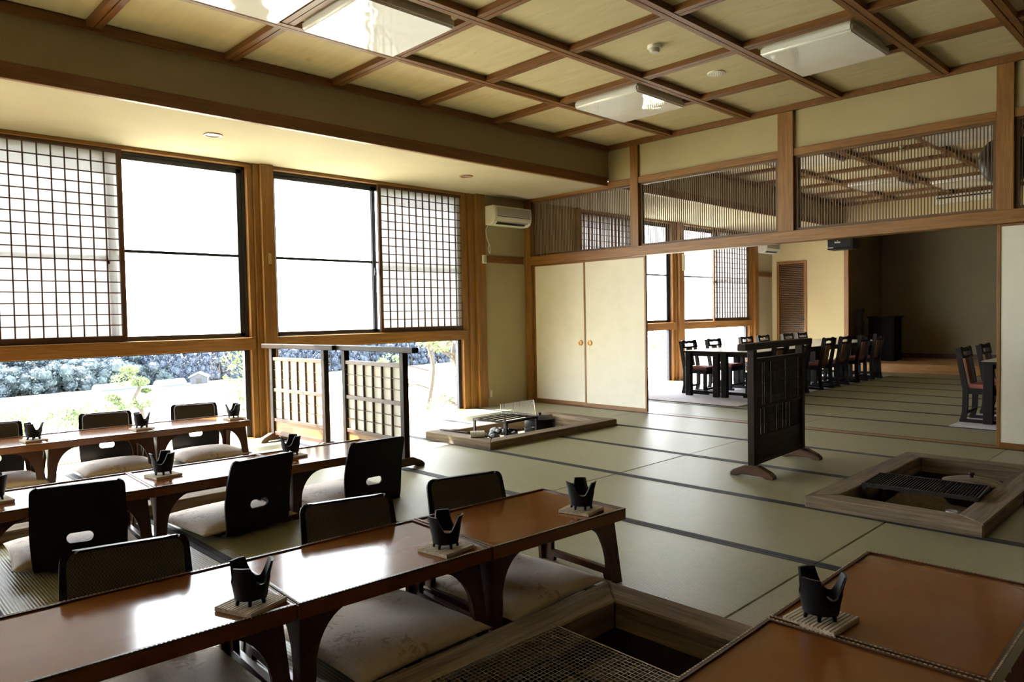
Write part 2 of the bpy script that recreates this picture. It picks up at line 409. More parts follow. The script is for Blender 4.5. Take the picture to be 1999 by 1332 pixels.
# ------------------------------------------------------------------ window wall
wn = [0]; tn = [3]
def trim(mb, mat, bevel=.003):
    tn[0] += 1; return struct('trim_%d' % tn[0], mb, mat, bevel)
def shoji(y0, y1, label, nv=13, nh=17):
    o = empty('shoji_panel', (XW-.05, (y0+y1)/2, .945), 0, label, 'shoji', 'sliding paper window panels')
    w = (y1-y0)/2; H = 1.595
    for s in (-1, 1): MB().box(-.016, .016, s*w-(.038 if s > 0 else 0), s*w+(.038 if s < 0 else 0), 0, H).build('stile', SHO['z'], o, .002)
    MB().box(-.016, .016, -w+.038, w-.038, 0, .05).build('rail', SHO['y'], o, .002)
    MB().box(-.016, .016, -w+.038, w-.038, H-.04, H).build('rail', SHO['y'], o, .002)
    MB().box(-.010, -.008, -w+.03, w-.03, .04, H-.03).build('paper', SHOP, o)
    a, b = -w+.038, w-.038; c, d = .05, H-.04
    mv = MB().box(-.008, .008, -.0042, .0042, c, d).mesh('vertical_bar', SHO['z'])
    for k in range(1, nv): link('vertical_bar', mv, o, (0, a+(b-a)*k/nv, 0))
    mh = MB().box(-.0075, .0075, a, b, -.0042, .0042).mesh('horizontal_bar', SHO['y'])
    for k in range(1, nh): link('horizontal_bar', mh, o, (0, 0, c+(d-c)*k/nh))
    return o
def bay(y0, y1, glass_side, lab):
    """y0..y1 clear between posts; sashes of dark metal, glass above and below the sill rail"""
    wn[0] += 1; o = empty('window_%d' % wn[0], kind='structure'); X0, X1 = XW-.125, XW-.09; ym = (y0+y1)/2
    f = MB().box(X0-.01, X1+.01, y0, y1, 2.505, 2.53).box(X0-.01, X1+.01, y0, y1, .93, .955)
    f.box(X0-.01, X1+.01, y0, y0+.03, .93, 2.53).box(X0-.01, X1+.01, y1-.03, y1, .93, 2.53); f.build('frame', ALU, o)
    m = (y0 + 1.27*(1 if glass_side < 0 else 1)) if glass_side < 0 else y1-1.27
    ins = y1-.085 if glass_side > 0 else y0+.085
    for (a, b, xo) in ((y0+.03, ym+.02, 0), (ym-.02, y1-.03, .012)):
        st = MB()
        for (p, q) in ((a, a+.045), (b-.045, b)): st.box(X0+xo, X0+xo+.02, p, q, .955, 2.505)
        st.box(X0+xo, X0+xo+.02, a, b, 2.465, 2.505).box(X0+xo, X0+xo+.02, a, b, .955, .985)
        st.build('sash', ALU, o)
        MB().box(X0+xo, X0+xo+.02, a+.045, b-.045, 1.69, 1.715).build('sash_bar', ALU, o)
        MB().box(X0+xo+.008, X0+xo+.012, a+.045, b-.045, .985, 1.69).build('pane', GLA, o)
        MB().box(X0+xo+.008, X0+xo+.012, a+.045, b-.045, 1.715, 2.465).build('pane', GLA, o)
    MB().box(X1, X1+.022, ym-.012, ym+.012, 1.56, 1.64).box(X1+.01, X1+.035, ym-.006, ym+.006, 1.585, 1.61).build('sash_lock', DRKG, o, .002)
    lf = MB().box(X0, X1+.01, y0, y0+.045, -.02, .84).box(X0, X1+.01, y1-.05, y1, -.02, .84).box(X0, X1+.01, y0, y1, .82, .84)
    lf.build('lower_frame', ALU, o)
    MB().box(X0, X1+.08, y0, y1, -.045, .003).build('sill', HON['y'], o)
    MB().box(X0+.014, X0+.018, y0+.045, y1-.05, .003, .82).build('lower_pane', GLA, o)
    trim(MB().box(XW-.13, XW+.012, y0-.02, y1+.02, .83, .942), HON['y'])
    trim(MB().box(XW-.13, XW-.02, y0-.02, y1+.02, 2.53, ZS), HON['y'])
    return o
def post(y0, y1, jamb=.11):
    trim(MB().box(XW-.15, XW+.03, y0, y1, -.02, ZS), HON['z'])
    m = MB().box(XW-.13, XW-.03, y0-jamb, y0-jamb*.52, -.02, ZS).box(XW-.13, XW-.012, y0-jamb*.5, y0, -.02, ZS)
    trim(m, HON['z'])
posts = [(-4.7, -4.58), (-2.1, -1.98), (.5, .62), (3.085, 3.21), (5.765, 5.90), (7.58, 7.70), (10.12, 10.27), (12.66, 12.80)]
for a, b in posts[1:]: post(a, b, .11 if a != 5.765 else .19)
bay(-1.98, .39, 1, ''); bay(.62, 2.975, 1, ''); bay(3.21, 5.575, -1, ''); bay(7.70, 10.01, 1, ''); bay(10.27, 12.55, -1, '')
bay(-3.5, -2.21, -1, '')
shoji(.63, 1.915, 'paper window panel with brown lattice above the window-side table row, at the left')
shoji(4.42, 5.72, 'paper window panel with a brown lattice next to the air conditioner of the front room')
shoji(7.72, 8.95, 'paper window panel seen only through the slats left of the opening')
shoji(11.30, 12.54, 'paper window panel in the far room beside its air conditioner')
w = MB().box(XW-.15, XW, 5.90, 6.60, -.05, ZS).box(XW-.15, XW, 6.70, 7.58, -.05, ZS).box(XW-.15, XW, 12.74, YF, -.05, ZS).box(XW-.15, XW-.02, YN, -3.5, -.05, ZS)
w.box(XW-.2, XW-.14, YN, YF, ZS, 2.8)
struct('wall_left', w, WALL)
trim(MB().box(XW-.01, XW+.018, 5.90, 6.56, 1.752, 1.835).box(XW-.01, XW+.018, 12.74, 13.36, 1.752, 1.835), CEW['y'])
trim(MB().box(XW-.9+.53, XW-.14, YN, YF, 2.75, 2.8), CEW['y'])   # eave

# ------------------------------------------------------------------ partition between the rooms
def partition():
    p0, p1 = YP, 6.69
    struct('wall_partition', MB().box(XB, -1.0, p0+.02, p1-.02, 2.58, 3.0).box(XW, XB-.02, p0+.02, p1-.02, 2.56, 2.6).box(-1.0, XR, p0+.02, p1-.02, 2.58, 3.0), WALL)
    for (a, b) in ((-4.835, -4.73), (-3.135, -2.985), (-1.39, -1.275), (.36, .47), (2.08, 2.19)):
        trim(MB().box(a, b, p0-.012, p1+.012, 1.84, 2.965), HON['z'])
    trim(MB().box(XW, -6.395, p0-.01, p1+.01, -.02, 2.575), HON['z'])
    trim(MB().box(-6.395, XR, p0-.02, p1+.02, 1.737, 1.842), HON['x'])
    trim(MB().box(-6.395, -4.835, p0-.004, p1+.004, 2.532, 2.6).box(-4.73, -3.135, p0-.004, p1+.004, 2.532, 2.6).box(-2.985, -1.39, p0-.004, p1+.004, 2.532, 2.6).box(-1.275, .36, p0-.004, p1+.004, 2.532, 2.6).box(.47, 2.08, p0-.004, p1+.004, 2.532, 2.6), HON['x'])
    labs = {0: 'slatted wooden transom over the closed sliding doors in the corner', 1: 'slatted wooden transom over the left of the opening, window showing through',
            2: 'slatted wooden transom over the right of the opening, ceiling lights showing through', 3: 'slatted wooden transom over the right-hand sliding door, cut by the picture edge'}
    for i, (a, b) in enumerate(((-6.395, -4.835), (-4.73, -3.135), (-2.985, -1.39), (-1.275, .36))):
        o = empty('lattice_transom', ((a+b)/2, (p0+p1)/2, 1.842), 0, labs[i], 'transom', 'slatted transoms over the partition')
        h = .69; w = (b-a)/2
        for s in (-1, 1): MB().box(s*w-(.03 if s > 0 else 0), s*w+(.03 if s < 0 else 0), -.02, .02, 0, h).build('stile', LAT['z'], o)
        MB().box(-w+.03, w-.03, -.02, .02, 0, .025).build('rail', LAT['x'], o); MB().box(-w+.03, w-.03, -.02, .02, h-.018, h).build('rail', LAT['x'], o)
        n = int((b-a-.06)/.0245); me = MB().box(-.004, .004, -.004, .004, .025, h-.018).mesh('slat', LAT['z'])
        for k in range(n): link('slat', me, o, (-w+.03+(b-a-.06)*(k+.5)/n, 0, 0))
    def fusuma(n, x0, x1, y, pull):
        o = empty('door_%d' % n, ((x0+x1)/2, y, .006), 0, kind='structure'); w = (x1-x0)/2; H = 1.728
        MB().box(-w+.012, w-.012, -.008, .008, .015, H-.01).build('panel', PAPER_W, o)
        for s in (-1, 1): MB().box(s*w-(.024 if s > 0 else 0), s*w+(.024 if s < 0 else 0), -.014, .014, 0, H).build('stile', HON['z'], o, .002)
        MB().box(-w+.024, w-.024, -.014, .014, 0, .04).build('rail', HON['x'], o, .002); MB().box(-w+.024, w-.024, -.014, .014, H-.018, H).build('rail', HON['x'], o, .002)
        if pull is not None:
            g = MB().lathe([(.0, .004), (.016, .005), (.02, .012), (.031, .013), (.034, .004), (.034, 0)], 24); me = g.mesh('door_pull', BRASS, smooth=True)
            d = link('door_pull', me, o, (pull, -.008, .755)); d.rotation_euler = (PI/2, 0, 0)
    fusuma(1, -6.392, -5.525, 6.655, .8675/2-.105); fusuma(2, -5.545, -4.655, 6.622, -.445+.085)
    fusuma(3, -1.385, -.5, 6.622, .3); fusuma(4, -.52, .38, 6.655, None); fusuma(5, .36, 1.25, 6.622, None); fusuma(6, 1.23, 2.12, 6.655, None); fusuma(7, 2.1, 3.0, 6.622, None); fusuma(8, 2.98, 3.88, 6.655, None)
BRASS = plain('dull_brass', (.42, .22, .06), .4, metal=.4)
partition()
struct('wall_right', MB().box(XR, XR+.1, YN, YF+2, -.05, 3.1), DIM)
struct('wall_back', MB().box(XW-.2, XR, YN-.1, YN, -.05, 3.1), SOFF)

# ------------------------------------------------------------------ far wall, platform, slatted door
xd0, xd1 = -6.40, -5.82
w = MB().box(XW-.1, xd0, YF, YF+.1, -.05, 3.1).box(xd1, -5.13, YF, YF+.1, -.05, 3.1).box(xd0, xd1, YF, YF+.1, 2.0, 3.1).box(-5.13, XR, YF, YF+.1, 2.56, 3.1)
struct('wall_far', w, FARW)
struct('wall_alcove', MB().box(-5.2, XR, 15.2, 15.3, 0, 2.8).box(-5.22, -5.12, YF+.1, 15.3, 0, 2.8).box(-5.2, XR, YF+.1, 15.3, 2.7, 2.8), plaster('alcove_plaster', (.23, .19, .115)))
struct('platform', MB().box(-5.12, XR, YF-.05, 15.2, -.05, .155), DAIS, .004)
struct('baseboard_alcove', MB().box(-5.12, XR, 15.17, 15.2, .155, .24), SHO['x'])
trim(MB().box(-5.14, -5.06, YF-.02, YF+.12, 0, 2.6), HON['z']); trim(MB().box(-5.06, XR, YF-.02, YF+.1, 2.48, 2.565), HON['x'])
d = empty('door_9', (0, 0, 0), kind='structure')
MB().box(xd0, xd0+.05, YF-.02, YF+.05, 0, 2.03).box(xd1-.05, xd1, YF-.02, YF+.05, 0, 2.03).box(xd0+.05, xd1-.05, YF-.02, YF+.05, 1.98, 2.03).build('frame', HON['z'], d, .003)
MB().box(xd0-.02, xd1+.02, YF+.1, YF+.13, 0, 2.05).build('panel', plain('dim_panel', (.10, .09, .075), .7), d)
me = MB().box(xd0+.05, xd1-.05, YF+.01, YF+.03, 0, .018).mesh('slat', LAT['x'])
for k in range(56): link('slat', me, d, (0, 0, .05+k*.0345))
MB().box(xd1-.13, xd1-.06, YF-.005, YF+.012, .92, .98).build('handle', DRKG, d)

# ------------------------------------------------------------------ low tables
TL, TD, TH = .705, .49, .305
def make_table():
    o = empty('low_table', (0,0,0), 0, 'x', 'table', 'low tables')
    L, D = TL/2-.001, TD/2
    MB().box(-D, D, -L, L, TH-.045, TH-.003).build('tabletop', TOP, o, .002)
    r = MB(); t_ = .012
    r.box(-D, D, -L, -L+t_, TH-.003, TH+.002).box(-D, D, L-t_, L, TH-.003, TH+.002).box(-D, -D+t_, -L+t_, L-t_, TH-.003, TH+.002).box(D-t_, D, -L+t_, L-t_, TH-.003, TH+.002)
    r.build('rim', LEG['y'], o)
    b = MB(); s = .011
    for k in range(int(2*L/s)):
        y = -L+s*(k+.5)
        for x in (-D+.002, D-.002): b.box(x-.002, x+.002, y-.003, y+.003, TH-.001, TH+.003)
    for k in range(int(2*D/s)):
        x = -D+s*(k+.5)
        for y in (-L+.003, L-.003): b.box(x-.003, x+.003, y-.002, y+.002, TH-.001, TH+.003)
    q = b.build('bead_edge', BEAD, o); q['kind'] = 'stuff'
    hole = [(.158*math.cos(a)*(1 if abs(math.cos(a)) < .99 else 1), .062+.205*math.sin(a)) for a in np.linspace(0, PI, 22)]
    hole = [(.158, .05)] + hole + [(-.158, .05)]; hole = [(a, .05+(b-.05)*.9) for a, b in hole]
    out = [(-.222, 0), (-.150, 0), (-.145, .022), (.145, .022), (.150, 0), (.222, 0), (.195, .26), (-.195, .26)]
    for sgn in (-1, 1):
        yc = sgn*(L-.035)
        sheet(out, [hole], lambda u, v, yc=yc: (u, yc + sgn*.011 + sgn*.012*(1-v/.26), v), .022 if sgn < 0 else -.022).build('leg', LEG['z'], o, .0015)
        for sx in (-1, 1):
            pts = [(L-.022, .26), (L-.006, 0), (L-.05, 0)]
            pts += [(L-.062-.14*(1-math.cos(a)), .08+.17*math.sin(a)) for a in np.linspace(0, PI/2, 12)] + [(L-.205, .26)]
            pts = [(sgn*a, b_) for a, b_ in pts]
            m = MB()
            n = len(pts)
            for off in (0, .02):
                m.v += [(sx*(.197+.026*(1-z/.26)+.004-off), y, z) for (y, z) in pts]
            m.f += [tuple(range(n)), tuple(range(2*n-1, n-1, -1))] + [(i, i+n, (i+1) % n+n, (i+1) % n) for i in range(n)]
            m.build('bracket', LEG['z'], o, .0015)
    return o
TB = make_table(); used = [False]
def place_table(fr, yaw, side, label, group):
    """fr: far corner on the edge seen from the room; side -1 when the table lies towards the windows of it"""
    a = R_(yaw); u = Vector((math.sin(a), math.cos(a), 0)); v = Vector((math.cos(a), -math.sin(a), 0))
    c = Vector((fr[0]*1.032, fr[1]*1.032, 0)) + Vector((.014 if side > 0 else 0, 0, 0)) - u*TL/2 + v*side*TD/2
    if not used[0]:
        used[0] = True; o = TB; o.location = c; o.rotation_euler = (0, 0, -a)
    else: o = dup(TB, c, -a, label)
    o['label'] = label; o['group'] = group; return o
ords = ['end', 'second', 'third', 'fourth']
for k, fr in enumerate(((-1.721, 2.292), (-1.757, 1.606), (-1.795, .921), (-1.832, .236))):
    place_table(fr, 3.1, -1, ['low lacquered table at the far end of the woven-backed chair row', 'low lacquered table beside the near hearth, second from the far end of its row', 'low lacquered table in front of the nearest woven-backed chair', 'low lacquered table of the front row cut by the bottom left corner'][k], 'front row of low tables')
for k, fr in enumerate(((-3.50, 2.49), (-3.53, 1.812), (-3.56, 1.134), (-3.59, .456))):
    place_table(fr, 2.7, -1, ['low lacquered table before the paper screens, end of the middle row', 'low lacquered table beyond the middle plain black floor chair', 'low lacquered table beyond the nearest plain black floor chair', 'low lacquered table of the middle row at the left picture edge'][k], 'middle row of low tables')
for k, fr in enumerate(((-5.40, 2.43), (-5.43, 1.765), (-5.455, 1.09), (-5.49, .41))):
    place_table(fr, 2.7, -1, ['low lacquered table by the window post, end of the window row', 'low lacquered table of the window row, second from the post', 'low lacquered table of the window row, third from the post', 'low lacquered table of the window row at the left picture edge'][k], 'window row of low tables')
for k, fr in enumerate(((-.862, 2.392), (-.855, 1.70))):
    place_table(fr, -.6, 1, ['orange-brown low table by the hearth carrying the single stove at the lower right', 'bare orange-brown low table at the bottom right picture edge'][k], 'low tables right of the hearth')

# ------------------------------------------------------------------ floor chairs and cushions
PROF = [(.09, .010), (.03, .014), (.004, .04), (-.002, .10), (-.008, .19), (-.026, .28), (-.052, .36), (-.068, .405)]
_S = [0]
for i in range(1, len(PROF)): _S.append(_S[-1]+math.hypot(PROF[i][0]-PROF[i-1][0], PROF[i][1]-PROF[i-1][1]))
SL = _S[-1]
def prof(s):
    s = min(max(s, 0), SL)
    for i in range(len(PROF)-1):
        if s <= _S[i+1] or i == len(PROF)-2: break
    p = [Vector(PROF[min(max(j, 0), len(PROF)-1)]) for j in (i-1, i, i+1, i+2)]; t = (s-_S[i])/(_S[i+1]-_S[i])
    return .5*((2*p[1])+(-p[0]+p[2])*t+(2*p[0]-5*p[1]+4*p[2]-p[3])*t*t+(-p[0]+3*p[1]-3*p[2]+p[3])*t**3)
def fback(off=0):
    def f(u, s):
        p = prof(s); e = 1e-3; d = prof(s+e)-prof(s-e) if 0 < s < SL-e else prof(SL)-prof(SL-.01) if s > .1 else prof(.01)-prof(0)
        d = Vector(d).normalized(); n = Vector((d.y, -d.x))
        k = min(1, max(0, (s-.06)/.15))
        q = p + n*off
        return (u, q.x + .10*k*u*u*1.6, q.y)
    return f
def half(s):   # half width along the shell
    return .168 + .020*math.sin(min(1, s/(.55*SL))*PI/2) - .008*max(0, (s/SL-.55)/.45)
def back_outline():
    r = .035; o = []
    ss = np.linspace(0, SL-r, 14)
    for s in ss: o.append((half(s), s))
    hw = half(SL)
    for a in np.linspace(0, PI/2, 6)[1:]: o.append((hw-r+r*math.cos(a), SL-r+r*math.sin(a)))
    return o + [(-u, s) for u, s in reversed(o)]
pill = [(.026*0+ (.03+.022*math.cos(a) if abs(a) < PI/2+.001 else -.03+.022*math.cos(a)), .215+.022*math.sin(a)) for a in np.linspace(-PI/2, PI*1.5, 25)[:-1]]
pill = [(x*1.0, s) for x, s in pill]
def make_chair(style):
    o = empty('floor_chair', (0,0,0), 0, 'x', 'chair', 'legless floor chairs')
    sheet(back_outline(), [pill], fback(), .011, .03).build('backrest', PLY, o, smooth=True)
    sheet(rrect(-.178, .178, .085, .42, .03), [], lambda u, v: (u, v, .0115), .0105).build('seat', PLY, o, .002)
    if style == 'woven':
        ol = rrect(-.163, .163, .27, SL-.016, .03); sheet(ol, [], fback(.0112), .003, .04).build('woven_panel', CANE, o, smooth=True)
    if style == 'padded':
        ol = rrect(-.160, .160, .30, SL-.018, .03); sheet(ol, [], fback(.014), .014, .04).build('pad', plain('dark_leather', (.02, .015, .011), .3, spec=.6), o, .006, True)
    return o
def chair_row(style, items, group, first=None):
    src = None
    for (x, y, rz, label) in items:
        if src is None:
            src = make_chair(style); o = src; o.location = (x, y, 0); o.rotation_euler = (0, 0, rz)
        else: o = dup(src, (x, y, 0), rz, label)
        o['label'] = label; o['group'] = group
E90 = R_(-90)   # local +y (seat side) turned to +x
chair_row('woven', [(-2.42, .685, E90+R_(-13), 'floor chair with a woven back, the nearest of the woven three'),
                    (-2.375, 1.45, E90+R_(-15), 'floor chair with a woven back, the middle of the woven three'),
                    (-2.345, 2.02, E90+R_(-15), 'floor chair with a woven back by the open tatami, farthest of the woven three')], 'floor chairs of the front row')
chair_row('plain', [(-3.62, .835, -E90+R_(-13), 'plain black floor chair seen from behind, nearest of three'),
                    (-3.585, 1.645, -E90+R_(8), 'plain black floor chair seen from behind, middle of three'),
                    (-3.56, 2.33, -E90+R_(-3), 'plain black floor chair seen from behind, by the paper screen')], 'floor chairs of the middle row')
chair_row('padded', [(-6.21, .91, E90+R_(-10), 'black floor chair by the window, cut by the left picture edge'),
                     (-6.21, 1.64, E90+R_(-11), 'black floor chair by the window with a matt padded top, middle of its row'),
                     (-6.22, 2.32, E90+R_(-13), 'black floor chair by the window with a glinting padded top, near the post')], 'floor chairs of the window row')

def cushion_mesh(W=.53, D=.53, T=.075):
    m = MB(); n = 26; vs = []
    for side in (1, -1):
        for j in range(n+1):
            for i in range(n+1):
                a = -1+2*i/n; b = -1+2*j/n
                pin = 1-.05*(1-a*a)*(abs(b)**4)-0
                x = W/2*a*(1-.045*(1-b*b)*0-.05*(1-abs(b)**2)*abs(a)**6)
                y = D/2*b*(1-.05*(1-abs(a)**2)*abs(b)**6)
                h = (max(0, 1-abs(a)**2.6)*max(0, 1-abs(b)**2.6))**.42
                wr = .0022*math.sin(23*a+5*b)*abs(a)**3*(1-abs(a)**8) + .0022*math.sin(25*b+4*a)*abs(b)**3*(1-abs(b)**8)
                z = T*.38+side*(T*(.62 if side > 0 else .38))*h + (wr if side > 0 else 0)*h
                vs.append((x, y, z))
    N1 = (n+1)**2; fs = []
    for j in range(n):
        for i in range(n):
            k = j*(n+1)+i; fs.append((k, k+1, k+n+2, k+n+1)); fs.append((N1+k, N1+k+n+1, N1+k+n+2, N1+k+1))
    m.add(vs, fs); me = bpy.data.meshes.new('seat_cushion'); me.from_pydata(m.v, [], m.f)
    bm = bmesh.new(); bm.from_mesh(me); bmesh.ops.remove_doubles(bm, verts=bm.verts[:], dist=1e-4); bmesh.ops.recalc_face_normals(bm, faces=bm.faces[:]); bm.to_mesh(me); bm.free()
    me.materials.append(ZAB); me.polygons.foreach_set('use_smooth', [True]*len(me.polygons)); return me
CU = cushion_mesh()
for (x, y, rz, lab, g) in (
    (-2.08, .66, 0, 'beige patterned floor cushion at the bottom left, under the near table', 'f'), (-2.05, 1.36, 2, 'large beige patterned floor cushion under the second table, beside the near hearth', 'f'), (-2.04, 1.965, 3, 'beige patterned floor cushion under the end table of the front row', 'f'),
    (-3.93, .88, -6, 'beige floor cushion in front of the nearest plain black chair', 'm'), (-3.875, 1.60, 5, 'beige floor cushion with a corner sticking out by the middle plain black chair', 'm'), (-3.87, 2.29, 2, 'beige floor cushion at the plain black chair by the paper screen', 'm'),
    (-5.88, .87, 0, 'greyish floor cushion in the window row at the left picture edge', 'w'), (-5.86, 1.60, 0, 'greyish floor cushion before the middle chair of the window row', 'w'), (-5.85, 2.26, 0, 'greyish floor cushion with a sunlit streak before the glinting chair', 'w')):
    o = link('seat_cushion', CU, None, (x, y, .0125), R_(rz))
    tag(o, lab, 'cushion', {'f': 'cushions of the front row', 'm': 'cushions of the middle row', 'w': 'cushions of the window row'}[g])

# ------------------------------------------------------------------ table stoves on trivets
def make_stove():
    o = empty('table_stove', (0,0,0), 0, 'x', 'stove', 'small black table stoves')
    n = 96; zb, zt, zs = .016, .112, .058; vs = []; rings = []
    def rim(th):
        d = (th % (2*PI/3)) - PI/3; w = R_(37)
        k = min(1, abs(d)/w); return zs+(zt-zs)*(k**2.6 if k < 1 else 1) - .012*max(0, (abs(d)-w))/(PI/3-w)*0
    def rad(z): t_ = (z-zb)/(zt-zb); return .042+.013*t_+.008*t_*t_ + (.0022 if z < .066 else 0)
    NR = 9
    for k in range(n):
        th = 2*PI*k/n; top = rim(th)
        for j in range(NR):
            z = zb+(top-zb)*j/(NR-1); r = rad(z); vs.append((r*math.cos(th), r*math.sin(th), z))
        for j in range(NR):
            z = top-(top-.03)*j/(NR-1); r = rad(z)-.0065; vs.append((r*math.cos(th), r*math.sin(th), z))
    S = 2*NR; fs = []
    for k in range(n):
        for j in range(S-1): a = k*S+j; b = ((k+1) % n)*S+j; fs.append((a, b, b+1, a+1))
    fs.append(tuple(k*S for k in range(n-1, -1, -1))); fs.append(tuple(k*S+S-1 for k in range(n)))
    MB().add(vs, fs).build('bowl', KON, o, smooth=True)
    for k in range(6):
        a = 2*PI*k/6+.3; c, s = math.cos(a), math.sin(a)
        MB().tube([(.036*c, .036*s, .022), (.041*c, .041*s, .0)], .0065, 6, .0045).build('foot', KON, o)
    MB().lathe([(.0, .036), (.026, .036), (.03, .043), (.026, .046), (.022, .041), (0, .040)], 20).build('fuel_dish', plain('tin', (.35, .34, .33), .35, metal=1), o, smooth=True)
    return o
def trivet_mesh():
    w = .068; poly = []; k = 13
    for i in range(k):
        x0 = -w+2*w*i/k; x1 = -w+2*w*(i+1)/k; poly += [(x0+.0006, .0085), (x0+.0018, .012), (x1-.0018, .012), (x1-.0006, .0085)]
    return MB().prism([(-w, 0)]+poly+[(w, 0)], -w, w, 'y').mesh('wooden_trivet', TRIV)
ST = make_stove(); TV = trivet_mesh(); st0 = [True]
KONS = [(-1.885, .835, 20, 73, 'on the near table in front of the nearest woven-backed chair'), (-1.862, 1.492, 8, 31, 'where the second and end tables of the front row meet'), (-1.835, 2.155, 12, 15, 'at the far outer corner of the front table row'),
        (-.74, 1.775, -4, 30, 'on the orange-brown table at the lower right'),
        (-3.83, .555, 5, 37, 'on the middle table row at the left picture edge'), (-3.81, 1.255, 8, 27, 'on the middle table row between the first two plain chairs'), (-3.78, 1.93, 5, 18, 'on the middle table row just before the paper screens'),
        (-5.645, 1.055, 5, 86, 'on the window table row, the first from the left picture edge'), (-5.615, 1.715, 5, 80, 'on the window table row beside the middle window chair'), (-5.60, 2.385, 5, 17, 'at the post end of the window table row')]
for (x, y, rt, rs, where) in KONS:
    x *= 1.032; y *= 1.032
    loc = (x, y, TH+.0115)
    if st0[0]: o = ST; o.location = loc; o.rotation_euler = (0, 0, R_(rs)); st0[0] = False
    else: o = dup(ST, loc, R_(rs), '')
    o['label'] = 'small black three-pronged stove ' + where
    q = link('wooden_trivet', TV, None, (x, y, TH-.003+.0012), R_(rt)); tag(q, 'square slatted wooden trivet ' + where, 'trivet', 'trivets under the table stoves')
    o.location.z = TH-.003+.0135

# ------------------------------------------------------------------ sunken hearths
def hearth(key, label, w=.14, h=.065, ash=-.13):
    x0, x1, y0, y1 = HEARTH[key]; cx, cy = (x0+x1)/2, (y0+y1)/2; a, b = (x1-x0)/2, (y1-y0)/2
    o = empty('sunken_hearth', (cx, cy, 0), 0, label, 'hearth', 'sunken hearths in the tatami')
    P = [(-a, -b), (a, -b), (a, b), (-a, b)]; Q = [(-a+w, -b+w), (a-w, -b+w), (a-w, b-w), (-a+w, b-w)]
    for i in range(4):
        j = (i+1) % 4
        MB().prism([P[i], P[j], Q[j], Q[i]], -.04, h+random.uniform(-.001, .001), 'z').build('frame_board', OLD['x' if i % 2 == 0 else 'y'], o, .006)
    m = MB(); e = .03
    m.box(-a+w-e, a-w+e, -b+w-e, -b+w-.002, -.27, h-.02).box(-a+w-e, a-w+e, b-w+.002, b-w+e, -.27, h-.02).box(-a+w-e, -a+w-.002, -b+w, b-w, -.27, h-.02).box(a-w+.002, a-w+e, -b+w, b-w, -.27, h-.02)
    m.box(-a+w-e, a-w+e, -b+w-e, b-w+e, -.3, -.265); m.build('pit_lining', PIT, o)
    n = 26; nx = 16; vs = []; fs = []
    for jj in range(n+1):
        for ii in range(nx+1):
            x = (-a+w)+(2*a-2*w)*ii/nx; y = (-b+w)+(2*b-2*w)*jj/n
            z = ash+.018*math.sin(7*x+3*y)*math.cos(6*y)+random.uniform(-.006, .006); vs.append((x, y, z))
    for jj in range(n):
        for ii in range(nx): k = jj*(nx+1)+ii; fs.append((k, k+1, k+nx+2, k+nx+1))
    q = MB().add(vs, fs).build('ash', ASH, o, smooth='all'); q['kind'] = 'stuff'
    return cx, cy, h
hearth('A', 'sunken hearth with a weathered frame under the wire net, in front of the near tables')
hearth('B', 'sunken hearth with a weathered frame in the open tatami, by the slatted screen', ash=-.095)
hearth('C', 'sunken hearth half hidden between the middle and window table rows')
hearth('D', 'sunken hearth with a sunlit frame in front of the closed sliding doors', ash=-.035)

def wire_grill(loc, L, W, px, py, rz, label, tilt=None, r=.0011):
    o = empty('wire_grill', loc, rz, label, 'grill', 'wire grill nets')
    if tilt: o.rotation_euler = tilt
    MB().tube([(-W/2, -L/2, 0), (W/2, -L/2, 0), (W/2, L/2, 0), (-W/2, L/2, 0), (-W/2, -L/2, 0)], .0026, 6).build('frame', WIRE, o)
    m = MB(); nx = int(W/px); ny = int(L/py)
    for k in range(1, nx): x = -W/2+W*k/nx; m.bar((x, -L/2, 0), (x, L/2, 0), r*2, r*2)
    for k in range(1, ny): y = -L/2+L*k/ny; m.bar((-W/2, y, .002), (W/2, y, .002), r*2, r*2)
    q = m.build('wire_net', WIRE, o); q['kind'] = 'stuff'; return o
def grill_stand(loc, L, W, H, rz, label, bars=12):
    """long side along local y"""
    o = empty('grill_stand', loc, rz, label, 'grill', 'steel grill stands over the hearths')
    f = MB().box(-W/2, W/2, -L/2, -L/2+.012, H-.02, H).box(-W/2, W/2, L/2-.012, L/2, H-.02, H).box(-W/2, -W/2+.01, -L/2, L/2, H-.02, H).box(W/2-.01, W/2, -L/2, L/2, H-.02, H)
    f.build('frame', RUST, o)
    for sx in (-1, 1):
        for sy in (-1, 1): MB().box(sx*(W/2-.012)-.010, sx*(W/2-.012)+.010, sy*(L/2-.012)-.010, sy*(L/2-.012)+.010, 0, H-.02).build('leg', RUST, o)
    bw = .0018 if bars > 10 else .007
    me = MB().box(-bw, bw, -L/2+.012, L/2-.012, H-.012, H-.002).mesh('bar', RUST)
    for k in range(bars): link('bar', me, o, (-W/2+W*(k+.5)/bars, 0, 0))
    return o
def pot(loc, r, h, label, lidmat=None):
    o = empty('iron_pot', loc, 0, label, 'pot')
    MB().lathe([(0, 0), (r*.72, .0), (r*.95, h*.25), (r, h*.6), (r*.97, h*.85), (r*.95, h*.88), (r*.9, h*.86), (0, h*.8)], 36).build('body', IRON, o, smooth=True)
    MB().lathe([(r*.99, h*.88), (r*1.0, h*.92), (r*.6, h*1.02), (r*.2, h*1.06), (r*.12, h*1.06), (0, h*1.06)], 36).build('lid', lidmat or IRON, o, smooth=True)
    MB().lathe([(0, h*1.05), (r*.07, h*1.05), (r*.06, h*1.12), (r*.11, h*1.18), (r*.08, h*1.24), (0, h*1.25)], 16).build('knob', IRON, o, smooth=True)
    return o
